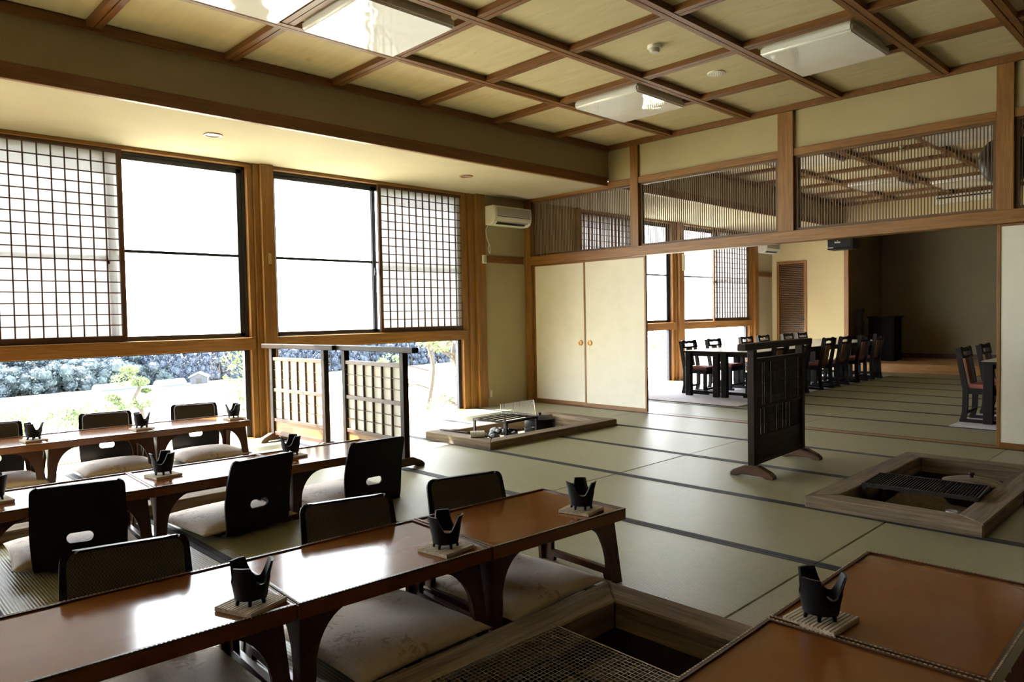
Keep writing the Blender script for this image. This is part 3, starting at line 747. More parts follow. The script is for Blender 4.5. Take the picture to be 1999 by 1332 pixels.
def rock(name, loc, s, mat, label, cat, group=None, seed=0):
    bm = bmesh.new(); bmesh.ops.create_icosphere(bm, subdivisions=2, radius=1); rr = random.Random(seed)
    for v in bm.verts: v.co = Vector((v.co.x*s[0], v.co.y*s[1], v.co.z*s[2]))*rr.uniform(.82, 1.1)
    me = bpy.data.meshes.new(name); bm.to_mesh(me); bm.free(); me.materials.append(mat)
    o = link(name, me, None, loc, rr.uniform(0, 3)); return tag(o, label, cat, group)
# hearth A: stand, two nets and a small ball of ash
grill_stand((-1.29, 1.30, -.13), .62, .46, .17, R_(0), 'scorched steel stand under the wire net of the near hearth', 7)
wire_grill((-1.30, 1.33, .067+.004), .80, .62, .0155, .0155, R_(-2), 'wide wire net laid over the near hearth', r=.0007)
rock('ember_ball', (-1.30, .93, -.105), (.03, .03, .03), plain('pale_clay', (.35, .29, .2), .9, nz=.2), 'round pale lump lying in the ash of the near hearth', 'lump', None, 3)
# hearth B
grill_stand((-1.30, 4.56, -.10), .36, .58, .19, R_(4), 'long steel stand with fine bars in the right hearth, beside the lidded pot', 38)
pot((-1.17, 4.99, -.10), .155, .165, 'round black iron pot with a wooden lid in the right hearth', OLD['x'])
rock('stone', (-1.50, 4.42, -.07), (.05, .04, .035), ASH, 'grey stone in the ash at the left end of the right hearth', 'stone', None, 5)
def cup(loc, r, h, mat, label, name='cup'):
    return tag(MB().lathe([(r*.7, 0), (r*.8, .0), (r, h), (r*.9, h), (r*.7, h*.15), (r*.0, h*.15)], 20).build(name, mat, None, smooth=True, loc=loc), label, 'cup')
def jar_mat():
    return plain('clear_white_glass', (.62, .64, .66), .15, spec=.6)
JAR = jar_mat()
cup((-1.14, 4.46, -.10), .03, .085, JAR, 'pale glass standing in the near corner of the right hearth', 'glass')
cup((-1.09, 4.41, -.10), .02, .05, JAR, 'tiny white cup beside the pale glass in the right hearth')
# hearth C
wire_grill((-4.88, 1.95, .07), .34, .34, .016, .016, R_(20), 'small wire net on the hearth between the middle and window rows')
# hearth D
grill_stand((-4.84, 4.62, -.04), .44, .42, .20, R_(4), 'black steel stand with five bars in the sunlit hearth', 5)
pot((-4.78, 5.02, -.04), .15, .165, 'black iron pot with an iron lid in the sunlit hearth')
cup((-4.64, 4.73, -.04), .05, .11, plain('grey_tin', (.16, .17, .19), .35, metal=.6), 'grey tin cup beside the black pot in the sunlit hearth')
k = 0
for (x, y, z, s, bright) in ((-4.93, 4.40, -.03, .05, 0), (-4.85, 4.47, -.02, .055, 0), (-4.76, 4.41, -.02, .045, 0), (-4.90, 4.55, .0, .05, 0), (-4.80, 4.58, .0, .045, 0), (-4.68, 4.50, -.03, .05, 0), (-4.72, 4.62, -.02, .04, 0), (-4.95, 4.66, -.02, .05, 0), (-4.85, 4.70, -.02, .05, 0)):
    rock('charcoal_lump', (x, y, z+.03), (s*1.3, s*.8, s*.8), COAL, 'black charcoal lump heaped under the stand of the sunlit hearth', 'charcoal', 'charcoal heap in the sunlit hearth', 20+k); k += 1
for (x, y, z, lab) in ((-4.66, 4.28, .0, 'nearest the rolled towel'), (-4.60, 4.34, -.03, 'by the room-side frame board'), (-4.82, 4.50, .05, 'on top of the charcoal heap')):
    rock('pebble', (x, y, z), (.026, .022, .02), plain('pale_stone', (.45, .46, .5), .4), 'pale grey pebble in the sunlit hearth, ' + lab, 'stone', None, 60+k); k += 1
g = wire_grill((-5.02, 4.97, .165), .46, .18, .02, .02, 0, 'wire net standing upright at the back of the sunlit hearth', r=.0006)
g.rotation_euler = (0, R_(82), 0)
# rolled towel on the near corner board of hearth D
tw = empty('rolled_towel', (-4.62, 4.075, .066+.028), R_(-40), 'white rolled towel on the near corner of the sunlit hearth frame', 'towel')
m = MB()
for k in range(5): m.tube([(0, -.06+.024*k+.001, 0), (0, -.06+.024*k+.007, 0), (0, -.06+.024*k+.017, 0), (0, -.06+.024*k+.023, 0)], .028, 18)
m.build('roll', TOWEL, tw, smooth=True)
MB().tube([(0, .061, 0), (0, .066, 0)], .016, 14).build('end_fold', TOWEL, tw, smooth=True)
tg = MB().tube([(-5.16, 4.1, .075), (-4.85, 4.16, .072), (-4.70, 4.30, .03)], .006, 6).build('fire_tongs', DRKG, None)
tag(tg, 'thin black fire tongs across the sunlit hearth frame', 'tongs')

# ------------------------------------------------------------------ free-standing screens
def foot_mesh():
    p = [(-.15, 0), (-.15, .02), (-.125, .042), (-.08, .062), (-.045, .078), (.045, .078), (.08, .062), (.125, .042), (.15, .02), (.15, 0), (.10, 0), (.07, .014), (-.07, .014), (-.10, 0)]
    return MB().prism(p, -.03, .03, 'y').mesh('foot', SHO['x'], .004)
FOOT = foot_mesh()
def bamboo_screen():
    """local y along the screen, posts .76 apart"""
    o = empty('slatted_screen', (-2.325, 4.87, 0), R_(2.5), 'dark free-standing screen of upright bamboo slats in the middle of the tatami', 'screen')
    w = .405
    for s in (-1, 1):
        MB().box(-.024, .024, s*w-.024, s*w+.024, .05, .845).build('post', DRK['z'], o, .003); q = link('foot', FOOT, o, (0, s*w, 0))
    MB().box(-.03, .03, -.56, .56, .845, .89).build('top_rail', DRK['y'], o, .004)
    for z, h in ((.755, .03), (.445, .022), (.245, .022), (.075, .04)): MB().box(-.016, .016, -w+.024, w-.024, z, z+h).build('rail', DRK['y'], o, .002)
    MB().box(-.008, .008, -w+.024, w-.024, .115, .245).build('bottom_board', DRK['y'], o)
    rr = random.Random(4); n = 32
    for (z0, z1) in ((.267, .445), (.467, .755)):
        y = -w+.026
        while y < w-.03:
            wd = rr.uniform(.020, .026); MB().box(-.002, .002, y, y+wd, z0, z1).build('slat', DRK['z'], o); y += wd + rr.choice([.0008, .0008, .0008, .0015, .010])
    for z in (.52, .60, .68, .33, .39): MB().box(.005, .009, -w+.024, w-.024, z, z+.006).build('tie_bar', DRK['y'], o)
    for z in (.55, .66, .36): MB().box(-.012, -.005, -w+.024, w-.024, z, z+.008).build('tie_bar', DRK['y'], o)
bamboo_screen()
def paper_screen(loc, rz, label):
    """local x along the screen, posts w apart"""
    o = empty('paper_screen', loc, rz, label, 'screen', 'free-standing paper screens'); w = .41
    for s in (-1, 1):
        MB().box(s*w-.024, s*w+.024, -.024, .024, .05, .845).build('post', DRK['z'], o, .003); q = link('foot', FOOT, o, (s*w, 0, 0), PI/2)
    MB().box(-.56, .56, -.028, .028, .845, .885).build('top_rail', DRK['x'], o, .004)
    for z, h in ((.735, .03), (.455, .03), (.185, .03), (.06, .035)): MB().box(-w+.024, w-.024, -.017, .017, z, z+h).build('rail', SHO['x'], o, .002)
    MB().box(-w+.024, w-.024, -.006, .006, .095, .185).build('bottom_board', HON['x'], o)
    for (z0, z1) in ((.215, .455), (.485, .735)):
        MB().box(-w+.024, w-.024, .003, .0045, z0, z1).build('paper', SCRP, o)
        for k in range(1, 6): x = -w+.024+(2*w-.048)*k/6; MB().box(x-.005, x+.005, -.016, .003, z0, z1).build('vertical_bar', SHO['z'], o)
        for k in range(1, 3): z = z0+(z1-z0)*k/3; MB().box(-w+.024, w-.024, -.010, .003, z-.003, z+.003).build('horizontal_bar', SHO['x'], o)
    return o
paper_screen((-4.73, 3.115, 0), R_(-1), 'paper lattice screen with a wooden base board, the nearer of the pair')
paper_screen((-5.80, 3.05, 0), R_(4), 'paper lattice screen standing against the window post, glowing from behind')

# ------------------------------------------------------------------ ceiling fixtures
def ceiling_light(cx, cy, sx, sy, label):
    o = empty('ceiling_light', (cx, cy, 3.005), 0, label, 'light', 'square ceiling lights')
    MB().box(-sx/2+.02, sx/2-.02, -sy/2+.02, sy/2-.02, -.03, 0).build('base', WHT, o)
    MB().box(-sx/2, sx/2, -sy/2, sy/2, -.085, -.025).build('diffuser', ACR, o, .014, True, 3)
ceiling_light(-3.88, 2.66, .68, .70, 'square white ceiling light mirroring the window, seen whole at the top')
ceiling_light(-3.88, 1.80, .68, .70, 'square white ceiling light cut by the top picture edge')
ceiling_light(-3.88, 5.30, .68, .72, 'square white ceiling light with wavy reflections near the corner coffers')
ceiling_light(-2.165, 5.30, .64, .70, 'square white ceiling light, dull, above the slatted screen')
for k, (cx, cy) in enumerate(((-3.88, 8.0), (-3.88, 8.9), (-3.88, 11.5), (-2.165, 8.0), (-2.165, 8.9), (-3.0, 12.3))):
    ceiling_light(cx, cy, .70, .74, ['far room ceiling light behind the transom, window side, nearest', 'far room ceiling light behind the transom, window side, second', 'far room ceiling light behind the transom near the far wall', 'far room ceiling light behind the right transom, nearest the post', 'far room ceiling light behind the right transom, second from the post', 'far room ceiling light above the end of the long table'][k])
def detector(x, y, label):
    o = empty('smoke_detector', (x, y, 3.005), 0, label, 'detector')
    MB().lathe([(.0, 0), (.05, 0), (.05, -.018), (.047, -.022), (0, -.022)], 28).build('base', WHT, o, smooth=True)
    MB().lathe([(.0, -.02), (.036, -.022), (.036, -.04), (.028, -.05), (0, -.052)], 28).build('sensor', GRY, o, smooth=True)
detector(-3.0, 4.40, 'round white smoke detector in a coffer of the front room'); detector(-2.9, 9.3, 'small smoke detector on the far room ceiling behind the slats')
o = empty('ceiling_speaker', (-3.01, 5.27, 3.005), 0, 'round white ceiling speaker with a perforated face', 'speaker')
MB().lathe([(0, 0), (.072, 0), (.07, -.008), (.062, -.010), (0, -.010)], 36).build('rim', WHT, o, smooth=True)
m = MB()
for k in range(3):
    for j in range(6+6*k): a = 2*PI*j/(6+6*k); r = .018*(k+1); m.lathe([(0, -.0112), (.0035, -.0112), (.0035, -.0101), (0, -.0101)], 6, (r*math.cos(a), r*math.sin(a), 0))
q = m.build('perforations', DRKG, o); q['kind'] = 'stuff'
def downlight(x, y, label):
    o = empty('downlight', (x, y, ZS), 0, label, 'light', 'round downlights in the soffit')
    MB().lathe([(.052, -.0005), (.072, -.0005), (.070, -.007), (.056, -.009), (.050, -.004)], 36, closed=True).build('rim', HON['x'], o, smooth=True)
    MB().lathe([(0, -.003), (.052, -.003), (.052, -.001), (0, -.001)], 30).build('lens', plain('silver_lens', (.16, .16, .18), .4), o, smooth=True)
downlight(-5.71, 2.34, 'round downlight in the soffit over the first clear window'); downlight(-5.73, 4.97, 'round downlight in the soffit over the lattice panel by the air conditioner')

# ------------------------------------------------------------------ air conditioners and small wall things
def aircon(y0, y1, z0, z1, label):
    o = empty('air_conditioner', (XW, (y0+y1)/2, z0), 0, label, 'air conditioner', 'wall air conditioners'); w = (y1-y0)/2; H = z1-z0; d = .19
    prof_ = [(0.002, 0), (d*.62, 0.0), (d*.86, H*.10), (d*.97, H*.30), (d, H*.45), (d*.97, H*.93), (d*.9, H), (0.002, H)]
    MB().prism([(x, z) for x, z in prof_], -w+.03, w-.012, 'y').build('body', WHT, o, .006, True, 2)
    MB().prism([(x*1.02, z*1.01-.001) for x, z in prof_], -w, -w+.034, 'y').build('end_cap', WHT, o, .012, True, 2)
    MB().prism([(x*1.01, z) for x, z in prof_], w-.02, w, 'y').build('end_cap', WHT, o, .006, True, 2)
    MB().box(d*.96, d*1.03, -w+.05, w-.03, H*.47, H*.9).build('intake_panel', GRY, o, .004)
    MB().bar((d*.90, -w+.05, H*.17), (d*.90, w-.06, H*.17), .02, .004, up=(1,0,.6)).build('louver', WHT, o, .001)
    MB().bar((d*.84, -w+.06, H*.06), (d*.84, w-.10, H*.06), .03, .006, up=(.6,0,-1)).build('outlet_slot', DRKG, o)
    MB().box(d*.99, d*1.005, -w+.05, w-.03, H*.42, H*.45).build('seam', DRKG, o)
    return o
aircon(5.905, 6.545, 2.20, 2.425, 'white air conditioner high on the front room wall beside the transom')
aircon(12.78, 13.36, 2.19, 2.40, 'white air conditioner in the far room seen under the lintel')
def curve_pts(P, n=8):
    P = [Vector(p) for p in P]; out = []
    for i in range(len(P)-1):
        p = [P[max(i-1, 0)], P[i], P[i+1], P[min(i+2, len(P)-1)]]
        for k in range(n):
            t = k/n; out.append(.5*((2*p[1])+(-p[0]+p[2])*t+(2*p[0]-5*p[1]+4*p[2]-p[3])*t*t+(-p[0]+3*p[1]-3*p[2]+p[3])*t**3))
    return out+[P[-1]]
x = XW+.02
cd = MB().tube(curve_pts([(XW+.05, 5.93, 2.2), (XW+.04, 5.90, 2.14), (x, 5.93, 2.05), (x, 5.965, 1.97), (x, 5.95, 1.93), (x, 5.96, 1.88), (x, 5.975, 1.86), (x, 5.98, 1.91), (x, 5.97, 1.98)]), .005, 6).build('power_cord', WHT, None, smooth=True)
cd.name = 'coiled_cable'; tag(cd, 'white cord bundled below the front air conditioner', 'cord')
rm = empty('remote_control', (XW+.03, 5.865, 1.735), 0, 'white remote control in a holder on the post by the air conditioner', 'remote')
MB().box(0.001, .02, -.032, .032, 0, .10).build('holder', WHT, rm, .004); MB().box(.0195, .024, -.012, .026, .012, .092).build('display', GRY, rm, .001)
ol = empty('power_outlet', (XW, 5.965, .15), 0, 'beige power outlet low on the wall beside the window post', 'outlet')
MB().box(.0005, .007, -.03, .03, -.055, .055).build('cover_plate', plain('beige_plastic', (.45, .40, .28), .5), ol, .002); MB().box(.006, .009, -.012, .012, -.035, .035).build('socket', WHT, ol)
st = MB().box(XW+.0302, XW+.0312, 3.135, 3.165, 1.63, 1.73).build('peeled_sticker', plain('sticker_paper', (.42, .29, .14), .7, nz=.3, nscale=60), None)
tag(st, 'pale remains of a peeled sticker on the front window post', 'sticker')
nt_ = empty('notice_strip', (XW+.031, 10.24, 1.78), 0, 'pale paper notice with upright characters on the far room window post', 'notice')
MB().box(0, .002, -.05, .05, 0, .27).build('paper', plain('notice_paper', (.72, .66, .46), .8), nt_)
m = MB(); rr_ = random.Random(8)
for k in range(9):
    for (yy, w_) in ((-.018, .008), (.022, .013)):
        z0 = .245-k*.026; m.box(.002, .0026, yy-w_, yy+w_, z0-.003, z0).box(.002, .0026, yy-.002, yy+.002, z0-.016, z0+.003).box(.002, .0026, yy-w_*rr_.uniform(.4, 1), yy+w_*rr_.uniform(.4, 1), z0-.011, z0-.008)
q = m.build('printed_characters', DRKG, nt_); q['kind'] = 'stuff'

# ------------------------------------------------------------------ far room furniture
for (x0, x1, y0, y1, lab) in ((-6.25, -4.12, 7.62, 12.7, 'lilac grey rug under the long dining table of the far room'), (-1.95, .6, 7.53, 12.5, 'lilac grey rug corner under the dark table at the right edge of the opening')):
    tag(MB().box(x0, x1, y0, y1, .003, .011).build('rug', RUG, None, .002), lab, 'rug', 'far room rugs')
def make_dtable(L=1.38, D=.5, H=.59):
    o = empty('dining_table', (0,0,0), 0, 'x', 'table', 'dark tables of the far room')
    MB().box(-D/2, D/2, -L/2, L/2, H-.022, H).build('tabletop', FTOP, o, .003)
    MB().box(-D/2-.004, D/2+.004, -L/2-.004, L/2+.004, H-.03, H-.006).build('edge_band', BLKW['y'], o)
    for sx in (-1, 1):
        for sy in (-1, 1): MB().box(sx*(D/2-.05)-.04, sx*(D/2-.05)+.04, sy*(L/2-.06)-.03, sy*(L/2-.06)+.03, .0, H-.03).build('leg', BLKW['z'], o, .003)
    for sy in (-1, 1): MB().box(-D/2+.08, D/2-.08, sy*(L/2-.06)-.02, sy*(L/2-.06)+.02, .04, .075).build('stretcher', BLKW['x'], o)
    MB().box(-D/2+.05, D/2-.05, -L/2+.08, L/2-.08, H-.075, H-.03).build('apron', BLKW['y'], o)
    return o
DT = make_dtable(); dts = 0
def dtab(x, y, lab):
    global dts
    if dts == 0: o = DT; o.location = (x, y, .011); o['label'] = lab
    else: o = dup(DT, (x, y, .011), 0, lab)
    dts += 1
for k, y in enumerate((8.93, 10.33, 11.73)):
    for x, s in ((-4.975, 'window'), (-4.46, 'room')):
        dtab(x, y, 'dark dining table of the long far-room table, %s side, %s' % (s, ['near end', 'middle', 'far end'][k]))
dtab(-1.50, 8.45, 'dark dining table behind the right sliding door, only its corner showing')
def make_dchair():
    """faces local +y"""
    o = empty('dining_chair', (0,0,0), 0, 'x', 'chair', 'low dining chairs of the far room'); B = BLKW
    for s in (-1, 1):
        x = s*.17
        p = [(-.20, .0), (-.16, .0), (-.135, .10), (-.13, .30), (-.16, .48), (-.205, .70), (-.24, .70), (-.205, .48), (-.175, .30), (-.18, .10)]
        MB().prism([(a, b) for a, b in p], x-.016, x+.016, 'x').build('rear_leg', B['z'], o)
        MB().box(x-.017, x+.017, .13, .17, 0, .31).build('front_leg', B['z'], o)
        MB().box(x-.017, x+.017, -.2, .2, 0, .03).build('runner', B['y'], o)
        MB().box(x-.012, x+.012, -.16, .15, .27, .31).build('side_rail', B['y'], o)
    MB().box(-.155, .155, .14, .165, .265, .31).build('front_rail', B['x'], o)
    MB().box(-.155, .155, -.16, -.14, .08, .105).build('stretcher', B['x'], o); MB().box(-.155, .155, .14, .16, .06, .085).build('stretcher', B['x'], o)
    MB().box(-.185, .185, -.15, .18, .31, .325).build('seat', B['x'], o)
    MB().box(-.175, .175, -.14, .175, .325, .36).build('seat_pad', RED, o, .014, True, 2)
    out = [(-.187, .60), (.187, .60), (.187, .70), (.15, .712), (.07, .695), (0, .702), (-.07, .695), (-.15, .712), (-.187, .70)]
    hole = [(-.13, .625), (.13, .625), (.13, .665), (.05, .66), (0, .672), (-.05, .66), (-.13, .665)]
    sheet(out, [hole], lambda u, v: (u, -.185-.19*(v-.60)/1.0-.01, v), .022).build('top_rail', B['x'], o)
    m = MB(); m.add([(-.065, -.185, .60), (.065, -.185, .60), (.065, -.14, .36), (-.065, -.14, .36), (-.065, -.205, .60), (.065, -.205, .60), (.065, -.16, .36), (-.065, -.16, .36)], [(0,1,2,3),(7,6,5,4),(0,4,5,1),(1,5,6,2),(2,6,7,3),(3,7,4,0)])
    m.build('splat', SPLAT, o)
    return o
DC = make_dchair(); dcs = 0
def dch(x, y, rz, lab, group):
    global dcs
    if dcs == 0: o = DC; o.location = (x, y, .011); o.rotation_euler = (0, 0, rz); o['label'] = lab
    else: o = dup(DC, (x, y, .011), rz, lab)
    o['group'] = group; dcs += 1
names = ['nearest', 'second', 'third', 'fourth', 'fifth', 'sixth']
for k, y in enumerate((8.64, 9.30, 10.25, 10.80, 11.66, 12.2)):
    dch(-5.19, y, E90, 'low dark dining chair on the window side of the long table, %s from the opening' % names[k], 'window side dining chairs')
for k, y in enumerate((8.60, 9.25, 10.05, 10.62, 11.35, 11.95)):
    dch(-4.27, y, -E90, 'low brown-backed dining chair on the room side of the long table, %s from the opening' % names[k], 'room side dining chairs')
for k, y in enumerate((8.02, 8.75)):
    dch(-1.74, y, E90, ['low dark dining chair at the right edge of the opening, nearer one', 'low dark dining chair at the right edge of the opening, farther one'][k], 'right dining chairs')
# dark speaker hanging from the far room ceiling
sp = empty('hanging_speaker', (-2.64, 6.86, 1.652), R_(4), 'black loudspeaker with small white lettering fixed under the lintel over the opening', 'speaker')
MB().box(-.115, .115, -.09, .09, 0, .10).build('cabinet', BLK, sp, .006); MB().box(-.105, .09, -.093, -.09, .024, .092).build('grille', plain('speaker_cloth', (.012, .013, .014), .8), sp)
MB().box(-.112, -.06, -.096, -.09, .014, .019).build('trim_strip', WHT, sp); MB().box(-.114, -.109, -.094, -.09, .014, .095).build('trim_strip', WHT, sp)
m = MB()
for (x0, w_, h_) in ((-.046, .010, .014), (-.034, .008, .011), (-.024, .005, .024), (-.017, .009, .012), (-.006, .009, .012)): m.box(x0, x0+w_, -.0946, -.093, .056, .056+h_)
m.build('lettering', WHT, sp)
MB().box(-.02, .02, -.16, .0, .10, .112).box(-.02, .02, -.172, -.16, .10, .16).build('bracket', BLK, sp)
# alcove: tall dark stand
CBM = plain('cabinet_black', (.006, .005, .004), .8, spec=.05)
cb = empty('music_cabinet', (-4.72, 14.2, .155), 0, 'tall dark cabinet standing on the platform at the dark end of the alcove', 'cabinet')
MB().box(-.22, .22, -.2, .2, 0, .78).build('body', CBM, cb, .005); MB().box(-.24, .24, -.21, .21, .78, .81).build('top', CBM, cb)
for s in (-1, 1): MB().box(s*.105-.095, s*.105+.095, -.208, -.2, .05, .74).build('door', CBM, cb, .003)
ct = MB().prism([(-.05+.02*math.sin(k*2.1), .0+k*.06) for k in range(17)]+[(.05+.015*math.sin(k*1.7), .96-k*.06) for k in range(17)], -.06, .06, 'y').build('stage_curtain', plain('dark_curtain', (.03, .025, .02), .9), None, .004, loc=(-5.0, 13.75, .155))
tag(ct, 'narrow dark gathered curtain beside the wooden trim of the alcove', 'curtain')
dr = empty('paper_lantern', (-1.585, 7.9, 2.44), 0, 'large black round lantern half hidden behind the right transom post', 'lantern')
MB().lathe([(.0, -.21), (.07, -.21), (.15, -.17), (.205, -.09), (.225, 0), (.205, .09), (.15, .17), (.07, .21), (0, .21)], 28).build('shade', BLK, dr, smooth=True)
MB().tube([(0, 0, .2), (0, 0, .565)], .004, 6).build('cord', BLK, dr)

# ------------------------------------------------------------------ outdoors
def tz(x, y):
    a = max(0, -x-9); return -.45-.073*min(a, 78)+.28*max(0, a-84)
def make_ground():
    xs = [XW-.16, -8, -9, -12, -18, -26, -36, -48, -60, -72, -84, -93, -110, -140]; ys = list(range(-60, 141, 10))
    vs = [(x, y, tz(x, y)+.12*math.sin(x*.9+y*.37)*min(1, max(0, -x-9)/20)) for x in xs for y in ys]; n = len(ys)
    fs = [(i*n+j, i*n+j+1, (i+1)*n+j+1, (i+1)*n+j) for i in range(len(xs)-1) for j in range(n-1)]
    m, nt, b = new_mat('pale_lawn'); f = noise(nt, coords(nt), .5, 6, .7)
    nt.links.new(ramp(nt, f, [(.3, (.36, .355, .27)), (.7, (.48, .46, .38))]), b.inputs['Base Color']); b.inputs['Roughness'].default_value = .95
    struct('ground', MB().add(vs, fs), m)
    struct('veranda_edge', MB().box(XW-.75, XW-.13, YN, YF, -.45, -.06), OLD['y'])
make_ground()
def leaf_mat(name, c0, c1, sc_=3, tr=.25):
    m, nt, b = new_mat(name); f = noise(nt, coords(nt), sc_, 3, .7)
    c = ramp(nt, f, [(.3, c0), (.7, c1)]); nt.links.new(c, b.inputs['Base Color']); b.inputs['Roughness'].default_value = .55
    t = N(nt, 'ShaderNodeBsdfTranslucent'); nt.links.new(c, t.inputs[0]); x = N(nt, 'ShaderNodeMixShader'); x.inputs[0].default_value = tr
    o = nt.nodes['Material Output']; nt.links.new(b.outputs[0], x.inputs[1]); nt.links.new(t.outputs[0], x.inputs[2]); nt.links.new(x.outputs[0], o.inputs[0]); return m
LF1 = leaf_mat('hazy_forest_leaf', (.017, .030, .048), (.052, .078, .088), .6); LF2 = leaf_mat('hazy_conifer_leaf', (.018, .030, .058), (.044, .064, .10), .5)  # blue of distant haze is mixed into both leaf colours
LF3 = leaf_mat('garden_leaf', (.055, .085, .03), (.13, .18, .065)); BARK = plain('bark', (.06, .048, .04), .9, nz=.3, bmp=.5)
def leaf_mesh(name, lumps, per, size, mat, asp=.6):
    """leaves scattered over the skins of the lumps (x, y, z, radius, flatness)"""
    P = []
    for (x, y, z, r, fl) in lumps:
        d = rng.normal(size=(per, 3)); d /= np.linalg.norm(d, axis=1)[:, None]; rad = r*rng.uniform(.72, 1.06, (per, 1))
        q = d*rad; q[:, 2] *= fl; P.append(q+np.array([x, y, z]))
    P = np.concatenate(P); n = len(P); a = rng.normal(size=(n, 3)); a /= np.linalg.norm(a, axis=1)[:, None]
    b = np.cross(a, rng.normal(size=(n, 3))); b /= np.linalg.norm(b, axis=1)[:, None]; s = size*rng.uniform(.6, 1.3, (n, 1)); a = a*s; b = b*s*asp
    V = np.stack([P-a, P-b*.8, P+a, P+b*.8], 1).reshape(-1, 3); me = bpy.data.meshes.new(name)
    me.vertices.add(4*n); me.vertices.foreach_set('co', V.astype(np.float32).ravel()); me.loops.add(4*n); me.loops.foreach_set('vertex_index', np.arange(4*n, dtype=np.int32))
    me.polygons.add(n); me.polygons.foreach_set('loop_start', np.arange(0, 4*n, 4, dtype=np.int32)); me.update(calc_edges=True); me.validate(); me.materials.append(mat); return me
def core_mesh(name, lumps, mat, k=.86):
    bm = bmesh.new()
    for (x, y, z, r, fl) in lumps:
        bmesh.ops.create_icosphere(bm, subdivisions=1, radius=r*k, matrix=Matrix.Translation((x, y, z)) @ Matrix.Diagonal((1, 1, fl, 1)))
    me = bpy.data.meshes.new(name); bm.to_mesh(me); bm.free(); me.materials.append(mat); return me
TREES = []
for v in range(3):
    L = [(random.uniform(-2.6, 2.6), random.uniform(-2.6, 2.6), 0, random.uniform(.55, 1.0), .85) for _ in range(46)]
    L = [(x, y, random.uniform(.3, 4.1*(1-.035*(x*x+y*y))), r, f) for x, y, _, r, f in L]
    TREES.append(('broadleaf_tree', leaf_mesh('leaves', L, 150, .15, LF1), core_mesh('crown', L, LF1)))
for v in range(2):
    L = []
    for k in range(34):
        z = random.uniform(.2, 4.6); rr = 1.0*(1-z/6.0); t_ = random.uniform(0, 2*PI); L.append((rr*math.cos(t_)*.8, rr*math.sin(t_)*.8, z, random.uniform(.28, .5), 1.5))
    TREES.append(('conifer_tree', leaf_mesh('leaves', L, 90, .12, LF2), core_mesh('crown', L, LF2)))
def pix_dir(px, py):
    M = sc.camera.matrix_world; d = M.to_3x3() @ Vector(((px-999.5)/1411.12, -(py-666)/1411.12, -1)); return d
TRUNKS = [MB().tube([(0, 0, -.5), (.05, .03, 1.5), (0, .05, 3.2)], .16, 8, .07).mesh('trunk', BARK)]
def tree(kind, x, y, s, label, group):
    nm, lv, cr = TREES[kind]; o = empty(nm, (x, y, tz(x, y)), random.uniform(0, 6), label, 'tree', group); o.scale = (s, s, s*random.uniform(.95, 1.05))
    link('crown', cr, o); q = link('leaves', lv, o); q['kind'] = 'stuff'; link('trunk', TRUNKS[0], o)
for k in range(22):
    y = -1+(k % 11)*2.9+(k//11)*1.4; x = -81-y*.3-(k//11)*4.5
    tree(k % 3, x, y, random.uniform(.85, 1.05), 'bushy broadleaf tree in the dense wood beyond the field', 'broadleaf trees of the wood')
for k in range(72):
    y = 24+(k//2)*1.7+(k % 2)*.8; x = -88-(k % 2)*3
    tree(3+k % 2, x, y, random.uniform(.88, 1.03), 'dark conifer in the close stand beyond the field', 'conifers of the wood')
def bush(name, x, y, z0, lumps, per, size, label, cat='shrub', stems=None, mat=LF3, group=None):
    o = empty(name, (x, y, z0), 0, label, cat, group); q = link('leaves', leaf_mesh('leaves', lumps, per, size, mat), o); q['kind'] = 'stuff'
    if stems:
        for st in stems: MB().tube(curve_pts(st[0], 5), st[1], 7, st[1]*.5).build('stem', BARK, o, smooth=True)
    return o
def mound(n, w, h, r): return [(random.uniform(-w, w), random.uniform(-w, w), random.uniform(.1, h), r*random.uniform(.7, 1.2), .8) for _ in range(n)]
for k, (x, y, h, lab) in enumerate(((-11.8, 1.55, .45, 'pale clipped shrub in the garden at the left picture edge'), (-11.7, 2.15, .55, 'pale clipped shrub in the garden left of the small pine, second from the edge'), (-11.6, 2.75, .5, 'pale clipped shrub in the garden left of the small pine, nearest it'))):
    bush('garden_shrub', x, y, tz(x, y), mound(10, .28, h, .2), 90, .03, lab, group='shrubs before the small pine')
bush('garden_shrub', -8.35, 3.72, -.45, [(random.uniform(-.16, .16), random.uniform(-.15, .15), z, .17*(1.1-z*.35), .9) for z in np.linspace(.1, 1.6, 16)], 60, .028, 'tall loose shrub just outside the window post', stems=[([(0, 0, 0), (.04, .02, .6), (0, .05, 1.5)], .015)])
for k, (x, y, lab) in enumerate(((-9.2, 1.35, 'low green sprig outside the window behind the first stove from the left edge'), (-9.4, 2.72, 'low green shrub outside the window behind the glinting chair'), (-9.8, 2.3, 'low green shrub outside the window between the two nearest window chairs'))):
    bush('garden_shrub', x, y, -.5, mound(5, .16, .22, .12), 45, .028, lab)
pads = [(.0, -.30, .46, .17, .5), (.02, -.12, .52, .2, .5), (0, .14, .48, .17, .5), (0, .1, .86, .15, .55), (0, -.12, .92, .22, .5), (0, -.05, 1.08, .15, .5), (0, -.33, .62, .12, .5), (0, .2, .7, .08, .5)]
bush('clipped_pine', -13.4, 3.98, -.78, pads, 260, .028, 'small cloud-clipped pine with a bent trunk in the garden', 'tree', [([(0, .14, -.1), (0, .12, .35), (0, .0, .55), (0, .1, .8), (0, -.05, 1.05)], .045)])
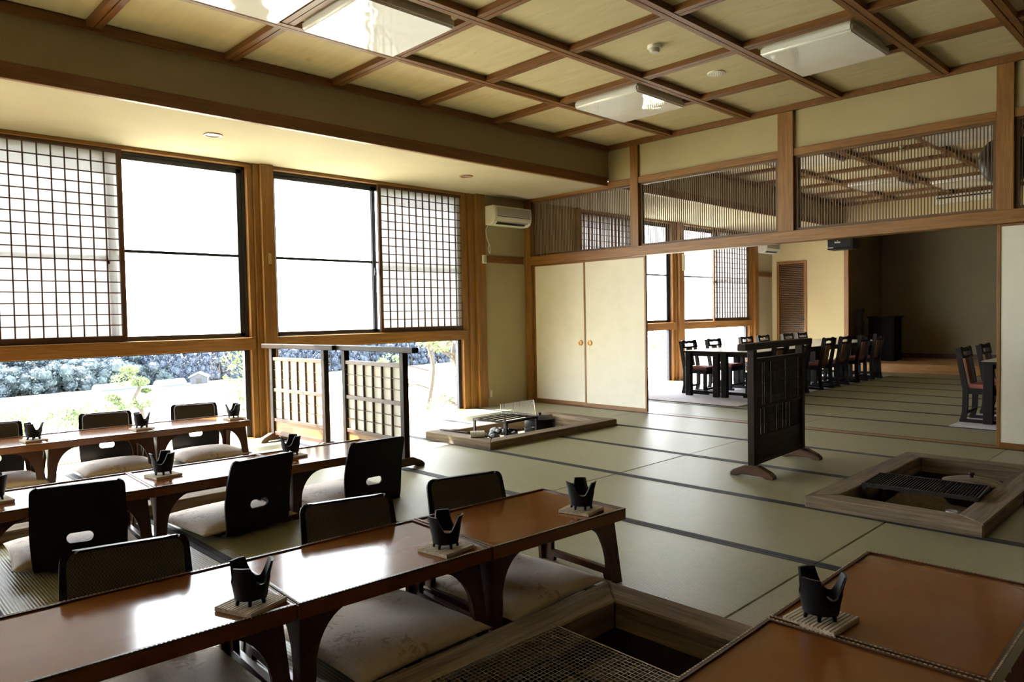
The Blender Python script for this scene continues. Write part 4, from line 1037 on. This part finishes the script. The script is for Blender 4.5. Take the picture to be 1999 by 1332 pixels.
def sprawling(x, y, z0, h, label, seed, spread=.9):
    r = random.Random(seed); L = []; S = [([(0, 0, 0), (.05, .12, h*.4), (-.05, .05, h*.7), (0, .22, h)], .045)]
    for k in range(9):
        z = h*r.uniform(.15, 1); dy = r.choice([-1, 1])*r.uniform(.4, 1)*spread; dx = r.uniform(-.4, .4)
        S.append(([(0, .06, z*.8), (dx*.4, dy*.4, z*.85+.06), (dx*.8, dy*.75, z-.05), (dx, dy, z+r.uniform(-.1, .12))], .014))
        for q in range(5): t_ = r.uniform(.5, 1.05); L.append((dx*t_+r.uniform(-.1, .1), dy*t_+r.uniform(-.1, .1), z+r.uniform(-.05, .1), r.uniform(.05, .13), .6))
    bush('garden_pine', x, y, z0, L, 55, .022, label, 'tree', S)
sprawling(-9.6, 7.35, -.5, 1.9, 'sprawling garden pine seen between the paper screens and the wall post', 5)
sprawling(-8.6, 7.1, -.48, 1.5, 'bare-stemmed garden pine close to the window right of the paper screens', 9, .7)
bush('garden_shrub', -8.6, 12.55, -.5, mound(10, .25, 1.4, .22), 80, .03, 'leafy shrub outside the far room window at the door edge')
def hut():
    o = empty('field_shed', (-78, 29.6, tz(-78, 29.6)-.1), R_(-25), 'small grey shed with a pale roof far across the field', 'shed')
    o.scale = (.55, .55, .55); W = plain('grey_boards', (.022, .025, .036), .8); RF = plain('pale_roof', (.6, .6, .6), .5)
    MB().prism([(-1.5, 0), (1.5, 0), (1.5, 1.5), (0, 2.2), (-1.5, 1.5)], -4, 0, 'x').build('walls', W, o)
    for s in (-1, 1): MB().add([(-4.2, 0, 2.35), (.3, 0, 2.35), (.3, s*1.8, 1.48), (-4.2, s*1.8, 1.48), (-4.2, 0, 2.25), (.3, 0, 2.25), (.3, s*1.8, 1.38), (-4.2, s*1.8, 1.38)], [(0,1,2,3),(4,5,6,7),(0,1,5,4),(1,2,6,5),(2,3,7,6),(3,0,4,7)]).build('roof', RF, o)
    MB().box(.0, .05, -.4, .4, 0, 1.2).build('door', DRKG, o)
hut()
def longroof(x, y, L, rz, label):
    o = empty('greenhouse', (x, y, tz(x, y)), rz, label, 'greenhouse', 'greenhouses across the field'); o.scale = (.5, .5, .5)
    MB().prism([(1.2*math.cos(a), 1.1*math.sin(a)+.3) for a in np.linspace(0, PI, 12)], -L/2, L/2, 'y').build('cover', plain('greenhouse_film', (.11, .12, .14), .4), o)
    MB().box(-1.22, 1.22, -L/2, L/2, 0, .32).build('skirt', plain('green_grey', (.03, .045, .055), .8), o)
longroof(-76, 26.0, 6, R_(20), 'long pale greenhouse beside the grey shed'); longroof(-77, 21.3, 8, R_(15), 'long pale greenhouse left of the small pine, across the field')

va = empty('air_vent', (-3.25, YF, 2.86), 0, 'long white vent unit high on the far wall, seen through the right transom', 'vent')
MB().box(-.42, .42, -.10, -.001, -.07, .07).build('housing', WHT, va, .01); MB().box(-.38, .38, -.104, -.098, .01, .035).build('slot', DRKG, va)
